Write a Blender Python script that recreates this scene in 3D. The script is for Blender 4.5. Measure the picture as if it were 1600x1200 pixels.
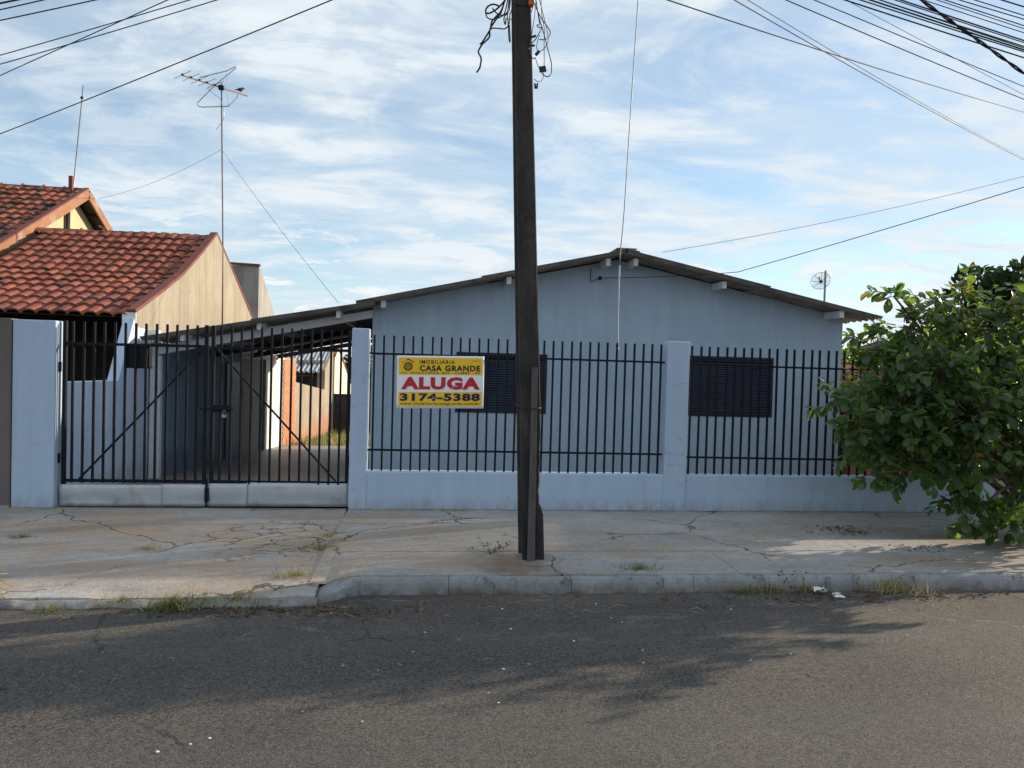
import bpy, bmesh, math, random
from mathutils import Vector, Matrix, noise
random.seed(7)
R = math.radians
for o in list(bpy.data.objects): bpy.data.objects.remove(o)
S = bpy.context.scene
COL = S.collection

# ------------------------------------------------------------------ camera
cd = bpy.data.cameras.new('camera'); cam = bpy.data.objects.new('camera', cd); COL.objects.link(cam)
cd.sensor_width = 36.0; cd.lens = 36.0*1209/1600; cd.clip_end = 3000; cd.clip_start = 0.05
cam.matrix_world = (Matrix.Translation((0, 0, 1.6)) @ Matrix.Rotation(R(-7.1), 4, 'Z')
                    @ Matrix.Rotation(R(90-1.4), 4, 'X') @ Matrix.Rotation(R(1.65), 4, 'Z'))
S.camera = cam
S.render.resolution_x = 1024; S.render.resolution_y = 768

# ------------------------------------------------------------------ light
SUN_EL, SUN_AZ = R(16.6), R(70)            # azimuth from +Y towards +X
sd = Vector((math.sin(SUN_AZ)*math.cos(SUN_EL), math.cos(SUN_AZ)*math.cos(SUN_EL), math.sin(SUN_EL)))
W = bpy.data.worlds.new('World'); S.world = W; W.use_nodes = True
def world_nodes():
    nt = W.node_tree; nt.nodes.clear(); N = nt.nodes.new; L = nt.links.new
    def math_(op, a, b=None, clamp=False):
        m = N('ShaderNodeMath'); m.operation = op; m.use_clamp = clamp
        for i, v in enumerate((a, b)):
            if v is None: continue
            if isinstance(v, (int, float)): m.inputs[i].default_value = v
            else: L(v, m.inputs[i])
        return m.outputs[0]
    out = N('ShaderNodeOutputWorld'); bg = N('ShaderNodeBackground'); L(bg.outputs[0], out.inputs[0])
    sky = N('ShaderNodeTexSky'); sky.sky_type = 'NISHITA'; sky.sun_disc = False
    sky.sun_elevation = SUN_EL; sky.sun_rotation = SUN_AZ
    sky.air_density = 1.0; sky.dust_density = 0.3; sky.ozone_density = 2.0; sky.altitude = 600
    tc = N('ShaderNodeTexCoord'); sep = N('ShaderNodeSeparateXYZ'); L(tc.outputs['Generated'], sep.inputs[0])
    z = math_('MAXIMUM', sep.outputs[2], 0.0); zz = math_('ADD', z, 0.13)
    u = math_('DIVIDE', sep.outputs[0], zz); v = math_('DIVIDE', sep.outputs[1], zz)
    cmb = N('ShaderNodeCombineXYZ'); L(u, cmb.inputs[0]); L(v, cmb.inputs[1])
    def nz(scale, rot, loc, sc, detail, rough, dist, lo, hi):
        mp = N('ShaderNodeMapping'); L(cmb.outputs[0], mp.inputs[0])
        mp.inputs['Rotation'].default_value = (0, 0, R(rot)); mp.inputs['Scale'].default_value = sc; mp.inputs['Location'].default_value = loc
        t = N('ShaderNodeTexNoise'); t.inputs['Scale'].default_value = scale; t.inputs['Detail'].default_value = detail
        t.inputs['Roughness'].default_value = rough; t.inputs['Distortion'].default_value = dist
        L(mp.outputs[0], t.inputs['Vector'])
        mr = N('ShaderNodeMapRange'); mr.interpolation_type = 'SMOOTHSTEP'
        mr.inputs['From Min'].default_value = lo; mr.inputs['From Max'].default_value = hi
        L(t.outputs[0], mr.inputs['Value']); return mr.outputs[0]
    a = nz(0.8, 25, (3.1, 0.4, 0), (1, 1.0, 1), 9, 0.6, 0.6, 0.36, 0.64)
    b = nz(1.6, -32, (0.7, 5.2, 0), (0.45, 1.5, 1), 8, 0.6, 0.7, 0.42, 0.72)
    c = nz(2.6, 10, (8.3, 1.9, 0), (1, 1, 1), 10, 0.6, 0.35, 0.52, 0.60)
    lowm = N('ShaderNodeMapRange'); lowm.inputs['From Min'].default_value = 0.24; lowm.inputs['From Max'].default_value = 0.10
    L(z, lowm.inputs['Value'])
    c = math_('MULTIPLY', c, lowm.outputs[0])
    hz = N('ShaderNodeMapRange'); hz.inputs['From Min'].default_value = 0.06; hz.inputs['From Max'].default_value = 0.0
    hz.inputs['To Max'].default_value = 0.12; L(z, hz.inputs['Value'])
    d_ = nz(2.9, 40, (5.5, 2.2, 0), (0.8, 1.2, 1), 10, 0.64, 0.5, 0.40, 0.64)
    m = math_('ADD', math_('ADD', math_('MULTIPLY', a, 0.55), math_('MULTIPLY', b, 0.35)), math_('MULTIPLY', d_, 0.42))
    m = math_('ADD', m, math_('MULTIPLY', c, 0.8)); m = math_('ADD', m, hz.outputs[0])
    m = math_('MULTIPLY', m, 0.78); m = math_('ADD', m, 0.30, clamp=True)
    # thick parts of the cloud a little greyer than thin ones
    cc = N('ShaderNodeMix'); cc.data_type = 'RGBA'
    cc.inputs['A'].default_value = (4.0, 4.75, 5.45, 1); cc.inputs['B'].default_value = (5.6, 5.9, 6.05, 1)
    L(math_('MAXIMUM', math_('ADD', math_('MULTIPLY', math_('MULTIPLY', b, 0.5), a), math_('MULTIPLY', d_, 0.5)), c), cc.inputs['Factor'])
    gain = N('ShaderNodeMix'); gain.data_type = 'RGBA'; gain.blend_type = 'MULTIPLY'; gain.inputs['Factor'].default_value = 1
    gain.inputs['B'].default_value = (SKYG[0], SKYG[1], SKYG[2], 1); L(sky.outputs[0], gain.inputs['A'])
    mx = N('ShaderNodeMix'); mx.data_type = 'RGBA'
    L(m, mx.inputs['Factor']); L(gain.outputs['Result'], mx.inputs['A']); L(cc.outputs['Result'], mx.inputs['B'])
    L(mx.outputs['Result'], bg.inputs['Color']); bg.inputs['Strength'].default_value = 0.1
SKYG = (1.08, 1.14, 1.14)
world_nodes()
ld = bpy.data.lights.new('sun', 'SUN'); sun = bpy.data.objects.new('sun', ld); COL.objects.link(sun)
ld.energy = 4.1; ld.angle = R(0.6); ld.color = (1.0, 0.83, 0.63)
sun.rotation_euler = sd.to_track_quat('Z', 'Y').to_euler(); sun.location = (20, 10, 12)
vs = S.view_settings; vs.view_transform = 'Standard'; vs.look = 'None'; vs.gamma = 1; vs.use_curve_mapping = False
vs.exposure = 0.7

# ------------------------------------------------------------------ materials
def mat(name, c1, c2=None, scale=3.0, rough=0.8, bump=0.0, bscale=60, metal=0.0, lo=0.35, hi=0.65, spec=0.4,
        stain=None, sscale=1.2, slo=0.5, shi=0.75, squash=(1, 1, 1), rnd=0.0, bdist=0.01, detail=8):
    m = bpy.data.materials.new(name); m.use_nodes = True; nt = m.node_tree; N = nt.nodes.new; L = nt.links.new
    p = nt.nodes['Principled BSDF']; p.inputs['Roughness'].default_value = rough; p.inputs['Metallic'].default_value = metal
    p.inputs['Specular IOR Level'].default_value = spec
    geo = N('ShaderNodeNewGeometry'); mp = N('ShaderNodeMapping'); L(geo.outputs['Position'], mp.inputs[0])
    mp.inputs['Scale'].default_value = squash
    def nz(s, d=detail):
        t = N('ShaderNodeTexNoise'); t.inputs['Scale'].default_value = s; t.inputs['Detail'].default_value = d
        t.inputs['Roughness'].default_value = 0.6; L(mp.outputs[0], t.inputs['Vector']); return t.outputs[0]
    def rng(x, lo, hi):
        r = N('ShaderNodeMapRange'); r.inputs['From Min'].default_value = lo; r.inputs['From Max'].default_value = hi
        L(x, r.inputs['Value']); return r.outputs[0]
    def mix(f, a, b, bt='MIX'):
        k = N('ShaderNodeMix'); k.data_type = 'RGBA'; k.blend_type = bt
        if isinstance(f, float): k.inputs['Factor'].default_value = f
        else: L(f, k.inputs['Factor'])
        for s, v in (('A', a), ('B', b)):
            if isinstance(v, tuple): k.inputs[s].default_value = (*v, 1)
            else: L(v, k.inputs[s])
        return k.outputs['Result']
    col = mix(rng(nz(scale), lo, hi), c1, c2 or tuple(x*0.8 for x in c1))
    if stain: col = mix(rng(nz(sscale), slo, shi), col, stain)
    if rnd:
        oi = N('ShaderNodeObjectInfo'); v = N('ShaderNodeMapRange'); v.inputs['To Min'].default_value = 1-rnd; v.inputs['To Max'].default_value = 1+rnd*0.6
        L(oi.outputs['Random'], v.inputs['Value'])
        cb = N('ShaderNodeCombineColor')
        for i in range(3): L(v.outputs[0], cb.inputs[i])
        col = mix(1.0, col, cb.outputs[0], 'MULTIPLY')
    L(col, p.inputs['Base Color'])
    if bump:
        b = N('ShaderNodeBump'); b.inputs['Strength'].default_value = bump; b.inputs['Distance'].default_value = bdist
        L(nz(bscale, 4), b.inputs['Height']); L(b.outputs[0], p.inputs['Normal'])
    m['nodes'] = 1
    return m
class MatGraph:
    """little helper for the two hand-made ground materials"""
    def __init__(s, name, rough=0.85):
        s.m = bpy.data.materials.new(name); s.m.use_nodes = True; s.nt = s.m.node_tree
        s.p = s.nt.nodes['Principled BSDF']; s.p.inputs['Roughness'].default_value = rough
        s.geo = s.nt.nodes.new('ShaderNodeNewGeometry'); s.pos = s.geo.outputs['Position']
    def L(s, a, b): s.nt.links.new(a, b)
    def map(s, vec, sc=(1, 1, 1), rot=0, loc=(0, 0, 0)):
        n = s.nt.nodes.new('ShaderNodeMapping'); s.L(vec, n.inputs[0]); n.inputs['Scale'].default_value = sc
        n.inputs['Rotation'].default_value = (0, 0, R(rot)); n.inputs['Location'].default_value = loc; return n.outputs[0]
    def noise(s, vec, scale, detail=6, rough=0.6, dist=0, col=False):
        t = s.nt.nodes.new('ShaderNodeTexNoise'); t.inputs['Scale'].default_value = scale; t.inputs['Detail'].default_value = detail
        t.inputs['Roughness'].default_value = rough; t.inputs['Distortion'].default_value = dist
        s.L(vec, t.inputs['Vector']); return t.outputs['Color' if col else 0]
    def voro(s, vec, scale, feature='F1', out='Distance'):
        t = s.nt.nodes.new('ShaderNodeTexVoronoi'); t.feature = feature; t.inputs['Scale'].default_value = scale
        s.L(vec, t.inputs['Vector']); return t.outputs[out]
    def rng(s, x, lo, hi, a=0.0, b=1.0):
        r = s.nt.nodes.new('ShaderNodeMapRange'); r.inputs['From Min'].default_value = lo; r.inputs['From Max'].default_value = hi
        r.inputs['To Min'].default_value = a; r.inputs['To Max'].default_value = b; s.L(x, r.inputs['Value']); return r.outputs[0]
    def mix(s, f, a, b, bt='MIX'):
        k = s.nt.nodes.new('ShaderNodeMix'); k.data_type = 'RGBA'; k.blend_type = bt
        if isinstance(f, float): k.inputs['Factor'].default_value = f
        else: s.L(f, k.inputs['Factor'])
        for n, v in (('A', a), ('B', b)):
            if isinstance(v, tuple): k.inputs[n].default_value = (*v, 1)
            else: s.L(v, k.inputs[n])
        return k.outputs['Result']
    def math(s, op, a, b=None, clamp=False):
        m = s.nt.nodes.new('ShaderNodeMath'); m.operation = op; m.use_clamp = clamp
        for i, v in enumerate((a, b)):
            if v is None: continue
            if isinstance(v, (int, float)): m.inputs[i].default_value = v
            else: s.L(v, m.inputs[i])
        return m.outputs[0]
    def dist(s, p):
        n = s.nt.nodes.new('ShaderNodeVectorMath'); n.operation = 'DISTANCE'; s.L(s.pos, n.inputs[0]); n.inputs[1].default_value = p
        return n.outputs['Value']
    def xyz(s):
        n = s.nt.nodes.new('ShaderNodeSeparateXYZ'); s.L(s.pos, n.inputs[0]); return n.outputs
    def warp(s, amt, scale):
        n = s.noise(s.pos, scale, 5, 0.6, 0, True)
        a = s.nt.nodes.new('ShaderNodeVectorMath'); a.operation = 'MULTIPLY_ADD'; s.L(n, a.inputs[0])
        a.inputs[1].default_value = (amt, amt, amt); s.L(s.pos, a.inputs[2]); return a.outputs[0]
    def bump(s, h, strength, dist, prev=None):
        b = s.nt.nodes.new('ShaderNodeBump'); b.inputs['Strength'].default_value = strength; b.inputs['Distance'].default_value = dist
        s.L(h, b.inputs['Height'])
        if prev: s.L(prev, b.inputs['Normal'])
        return b.outputs[0]
    def done(s, col, normal=None, rough=None):
        s.L(col, s.p.inputs['Base Color'])
        if normal: s.L(normal, s.p.inputs['Normal'])
        if rough: s.L(rough, s.p.inputs['Roughness'])
        return s.m

def asphalt():
    g = MatGraph('asphalt', 0.8); g.p.inputs['Specular IOR Level'].default_value = 0.35
    v = g.voro(g.pos, 105, 'F1', 'Color'); sp = g.nt.nodes.new('ShaderNodeSeparateColor'); g.L(v, sp.inputs[0])
    base = g.mix(g.rng(g.noise(g.pos, 0.9, 4), 0.35, 0.65), (0.128, 0.122, 0.116), (0.172, 0.160, 0.148))
    st = g.mix(g.rng(sp.outputs[0], 0.0, 1.0), (0.36, 0.34, 0.33), (1.55, 1.48, 1.40))
    c = g.mix(1.0, base, st, 'MULTIPLY')
    c = g.mix(g.rng(sp.outputs[1], 0.955, 0.98), c, (0.22, 0.20, 0.175))
    c = g.mix(g.rng(g.noise(g.pos, 160, 3, 0.7), 0.32, 0.50, 0.9, 0.0), c, (0.014, 0.014, 0.015))
    band = g.rng(g.noise(g.map(g.pos, (0.12, 1.1, 1), 4, (0, 2.3, 0)), 1.2, 4, 0.5), 0.35, 0.68)
    c = g.mix(g.math('MULTIPLY', band, 0.35), c, (0.19, 0.18, 0.168))
    oil = g.rng(g.noise(g.map(g.pos, (0.6, 1.0, 1), 0, (9, 4, 0)), 1.7, 6, 0.6, 0.5), 0.62, 0.72)
    c = g.mix(g.math('MULTIPLY', oil, 0.45), c, (0.035, 0.034, 0.034))
    fis = g.rng(g.voro(g.warp(0.5, 2.0), 0.33, 'DISTANCE_TO_EDGE'), 0.0012, 0.0035, 1, 0)
    c = g.mix(g.math('MULTIPLY', g.math('MULTIPLY', fis, g.rng(g.noise(g.pos, 0.7, 3), 0.5, 0.56)), 0.7), c, (0.02, 0.02, 0.02))
    # reddish dust and cement smears along the gutter
    y = g.xyz()[1]
    gut = g.math('MULTIPLY', g.rng(y, 4.7, 5.95), g.rng(g.noise(g.map(g.pos, (0.8, 2.2, 1)), 1.5, 7, 0.65), 0.42, 0.72))
    c = g.mix(g.math('MULTIPLY', gut, 0.7), c, (0.21, 0.155, 0.12))
    sm = g.math('MULTIPLY', g.rng(y, 4.6, 5.2), g.rng(g.noise(g.map(g.pos, (1.0, 2.6, 1), 0, (4.4, 0.3, 0)), 1.9, 9, 0.7, 0.4), 0.57, 0.68))
    c = g.mix(g.math('MULTIPLY', sm, g.rng(g.noise(g.pos, 60, 3), 0.35, 0.6)), c, (0.33, 0.32, 0.31))
    f1 = g.voro(g.pos, 105)
    n = g.bump(g.math('SUBTRACT', 1.0, f1), 1.0, 0.012)
    n = g.bump(g.noise(g.pos, 30, 6, 0.8), 0.9, 0.022, n)
    return g.done(c, n)
def concrete(name, crack=True, base=((0.34, 0.335, 0.33), (0.53, 0.515, 0.495)), dust=(0.42, 0.30, 0.20), dustamt=0.9):
    g = MatGraph(name, 0.88); g.p.inputs['Specular IOR Level'].default_value = 0.3
    st = g.map(g.pos, (0.55, 1.5, 1), -14)
    c = g.mix(g.rng(g.noise(st, 1.3, 8, 0.65, 0.3), 0.35, 0.65), *base)
    c = g.mix(g.math('MULTIPLY', g.rng(g.noise(g.map(st, (1, 1, 1), 0, (3.3, 1.7, 0)), 1.1, 9, 0.62, 0.5), 0.45, 0.66), dustamt*0.85), c, dust)
    c = g.mix(g.math('MULTIPLY', g.rng(g.noise(g.map(g.pos, (1, 2.5, 1), 8, (7, 2, 0)), 2.1, 9, 0.7), 0.56, 0.70), 0.55), c, (0.14, 0.12, 0.11))
    c = g.mix(g.math('MULTIPLY', g.rng(g.noise(g.map(g.pos, (1, 1.6, 1), 20, (1, 8, 0)), 9, 6, 0.7), 0.58, 0.68), 0.5), c, (0.20, 0.17, 0.15))
    c = g.mix(g.rng(g.noise(g.pos, 70, 3), 0.30, 0.75), g.mix(0.22, c, (0.05, 0.045, 0.04)), g.mix(0.15, c, (0.6, 0.58, 0.55)))
    c = g.mix(g.rng(g.noise(g.map(g.pos, (14, 40, 1), -6), 1.0, 6, 0.7), 0.42, 0.70, 0.0, 0.45), c, (0.16, 0.135, 0.115))
    if crack:
        pd = g.rng(g.math('ADD', g.dist((0.86, 6.36, -0.07)), g.rng(g.noise(g.pos, 6, 6), 0, 1, -0.3, 0.3)), 0.38, 0.12)
        c = g.mix(g.math('MULTIPLY', pd, 0.75), c, (0.13, 0.085, 0.065))
        wd_ = g.math('MULTIPLY', g.rng(g.xyz()[0], 1.6, 0.2), g.rng(g.noise(g.map(g.pos, (0.6, 1.2, 1), -10, (2, 6, 0)), 1.6, 8, 0.65), 0.42, 0.62))
        c = g.mix(g.math('MULTIPLY', wd_, 0.6), c, (0.40, 0.27, 0.17))
    if crack: c = g.mix(g.math('MULTIPLY', g.rng(g.math('ADD', g.xyz()[1], g.rng(g.noise(g.pos, 4, 5), 0, 1, -0.16, 0.16)), 8.36, 8.47), 0.6), c, (0.10, 0.075, 0.06))
    nrm = g.bump(g.noise(g.pos, 45, 6, 0.7), 0.75, 0.010)
    nrm = g.bump(g.noise(g.pos, 5, 5, 0.6), 0.5, 0.02, nrm)
    if crack:
        w = g.warp(0.34, 3.2)
        big = g.rng(g.voro(w, 0.62, 'DISTANCE_TO_EDGE'), 0.002, 0.0055, 1, 0)
        big = g.math('MULTIPLY', big, g.rng(g.noise(g.pos, 0.9, 2), 0.46, 0.52))
        w2 = g.warp(0.20, 6.0)
        small = g.rng(g.voro(g.map(w2, (0.7, 1.5, 1)), 4.2, 'DISTANCE_TO_EDGE'), 0.012, 0.032, 1, 0)
        area = g.rng(g.math('ADD', g.dist((-1.25, 7.35, -0.05)), g.rng(g.noise(g.pos, 2.5, 4), 0, 1, -0.45, 0.45)), 0.75, 0.45)
        k = g.math('MAXIMUM', big, g.math('MULTIPLY', small, area))
        c = g.mix(g.math('MULTIPLY', k, 0.75), c, (0.05, 0.04, 0.03))
        nrm = g.bump(g.math('SUBTRACT', 1.0, k), 1.0, 0.012, nrm)
    return g.done(c, nrm)
def kerb_mat():
    g = MatGraph('kerb_concrete', 0.9)
    c = g.mix(g.rng(g.noise(g.pos, 5, 8), 0.35, 0.65), (0.22, 0.22, 0.225), (0.33, 0.325, 0.325))
    c = g.mix(g.math('MULTIPLY', g.rng(g.noise(g.map(g.pos, (1, 1, 0.5), 0, (2, 0, 0)), 7.5, 10, 0.8), 0.54, 0.64), 0.8), c, (0.04, 0.038, 0.042))
    c = g.mix(g.math('MULTIPLY', g.rng(g.xyz()[2], -0.14, -0.21), g.rng(g.noise(g.pos, 7, 6, 0.7), 0.35, 0.6)), c, (0.13, 0.10, 0.08))
    return g.done(c, g.bump(g.noise(g.pos, 40, 6, 0.7), 0.8, 0.012))
def leaf_mat(name, c1, c2, tr, rough=0.35, gloss=0.5):
    m = bpy.data.materials.new(name); m.use_nodes = True; nt = m.node_tree; N = nt.nodes.new; L = nt.links.new
    p = nt.nodes['Principled BSDF']; out = nt.nodes['Material Output']; p.inputs['Roughness'].default_value = rough
    p.inputs['Specular IOR Level'].default_value = gloss
    geo = N('ShaderNodeNewGeometry'); mx = N('ShaderNodeMix'); mx.data_type = 'RGBA'
    oi = N('ShaderNodeObjectInfo'); ad = N('ShaderNodeMath'); ad.operation = 'ADD'; fr = N('ShaderNodeMath'); fr.operation = 'FRACT'
    L(geo.outputs['Random Per Island'], ad.inputs[0]); L(oi.outputs['Random'], ad.inputs[1]); L(ad.outputs[0], fr.inputs[0])
    L(fr.outputs[0], mx.inputs['Factor']); mx.inputs['A'].default_value = (*c1, 1); mx.inputs['B'].default_value = (*c2, 1)
    L(mx.outputs['Result'], p.inputs['Base Color'])
    t = N('ShaderNodeBsdfTranslucent'); t.inputs['Color'].default_value = (*tr, 1)
    ms = N('ShaderNodeMixShader'); ms.inputs[0].default_value = 0.42; L(p.outputs[0], ms.inputs[1]); L(t.outputs[0], ms.inputs[2]); L(ms.outputs[0], out.inputs[0])
    return m
def brick_mat():
    g = MatGraph('brick', 0.9)
    oi = g.nt.nodes.new('ShaderNodeObjectInfo')
    c = g.mix(g.rng(oi.outputs['Random'], 0, 1), (0.55, 0.19, 0.085), (0.70, 0.30, 0.13))
    c = g.mix(g.rng(g.noise(g.pos, 14, 6), 0.4, 0.75), c, (0.30, 0.12, 0.07))
    return g.done(c, g.bump(g.noise(g.pos, 60, 4), 0.5, 0.006))
def stucco(name, c1, c2, run, smudge=None, low=None):
    """wall paint with faint vertical runs; optional splash dirt near the ground"""
    g = MatGraph(name, 0.72); g.p.inputs['Specular IOR Level'].default_value = 0.35
    c = g.mix(g.rng(g.noise(g.pos, 1.6, 7), 0.35, 0.65), c1, c2)
    c = g.mix(g.rng(g.noise(g.map(g.pos, (6, 6, 0.5)), 1.0, 8, 0.65), 0.45, 0.72, 0.0, 0.8), c, run)
    if smudge:
        c = g.mix(g.rng(g.noise(g.map(g.pos, (1, 1, 1.5), 0, (1.3, 0, 0.4)), 4.2, 6, 0.6), 0.63, 0.74, 0, 0.55), c, smudge)
    if low:
        z = g.xyz()[2]
        f = g.math('MULTIPLY', g.rng(z, 0.15, -0.01), g.rng(g.noise(g.map(g.pos, (3, 3, 1)), 3, 8, 0.75), 0.38, 0.62))
        c = g.mix(g.math('MULTIPLY', f, 0.8), c, low)
        c = g.mix(g.math('MULTIPLY', g.rng(g.voro(g.warp(0.3, 3), 0.9, 'DISTANCE_TO_EDGE'), 0.001, 0.004, 1, 0), g.rng(g.noise(g.pos, 1.3, 2), 0.5, 0.56, 0, 0.5)), c, low)
    n = g.bump(g.noise(g.pos, 90, 4), 0.25, 0.004); n = g.bump(g.noise(g.pos, 6, 4), 0.35, 0.012, n)
    return g.done(c, n)
def yard_wall_mat():
    g = MatGraph('earth_splashed_render', 0.9)
    c = g.mix(g.rng(g.noise(g.pos, 1.2, 8), 0.35, 0.65), (0.27, 0.23, 0.175), (0.36, 0.31, 0.24))
    c = g.mix(g.rng(g.noise(g.map(g.pos, (5, 5, 0.5)), 1, 8, 0.65), 0.5, 0.7, 0, 0.7), c, (0.15, 0.125, 0.09))
    low = g.rng(g.math('ADD', g.xyz()[2], g.rng(g.noise(g.pos, 1.5, 6), 0, 1, -0.6, 0.6)), -0.5, -1.15)
    c = g.mix(g.math('MULTIPLY', low, 0.8), c, (0.34, 0.15, 0.075))
    return g.done(c, g.bump(g.noise(g.pos, 30, 5), 0.5, 0.01))
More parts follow.
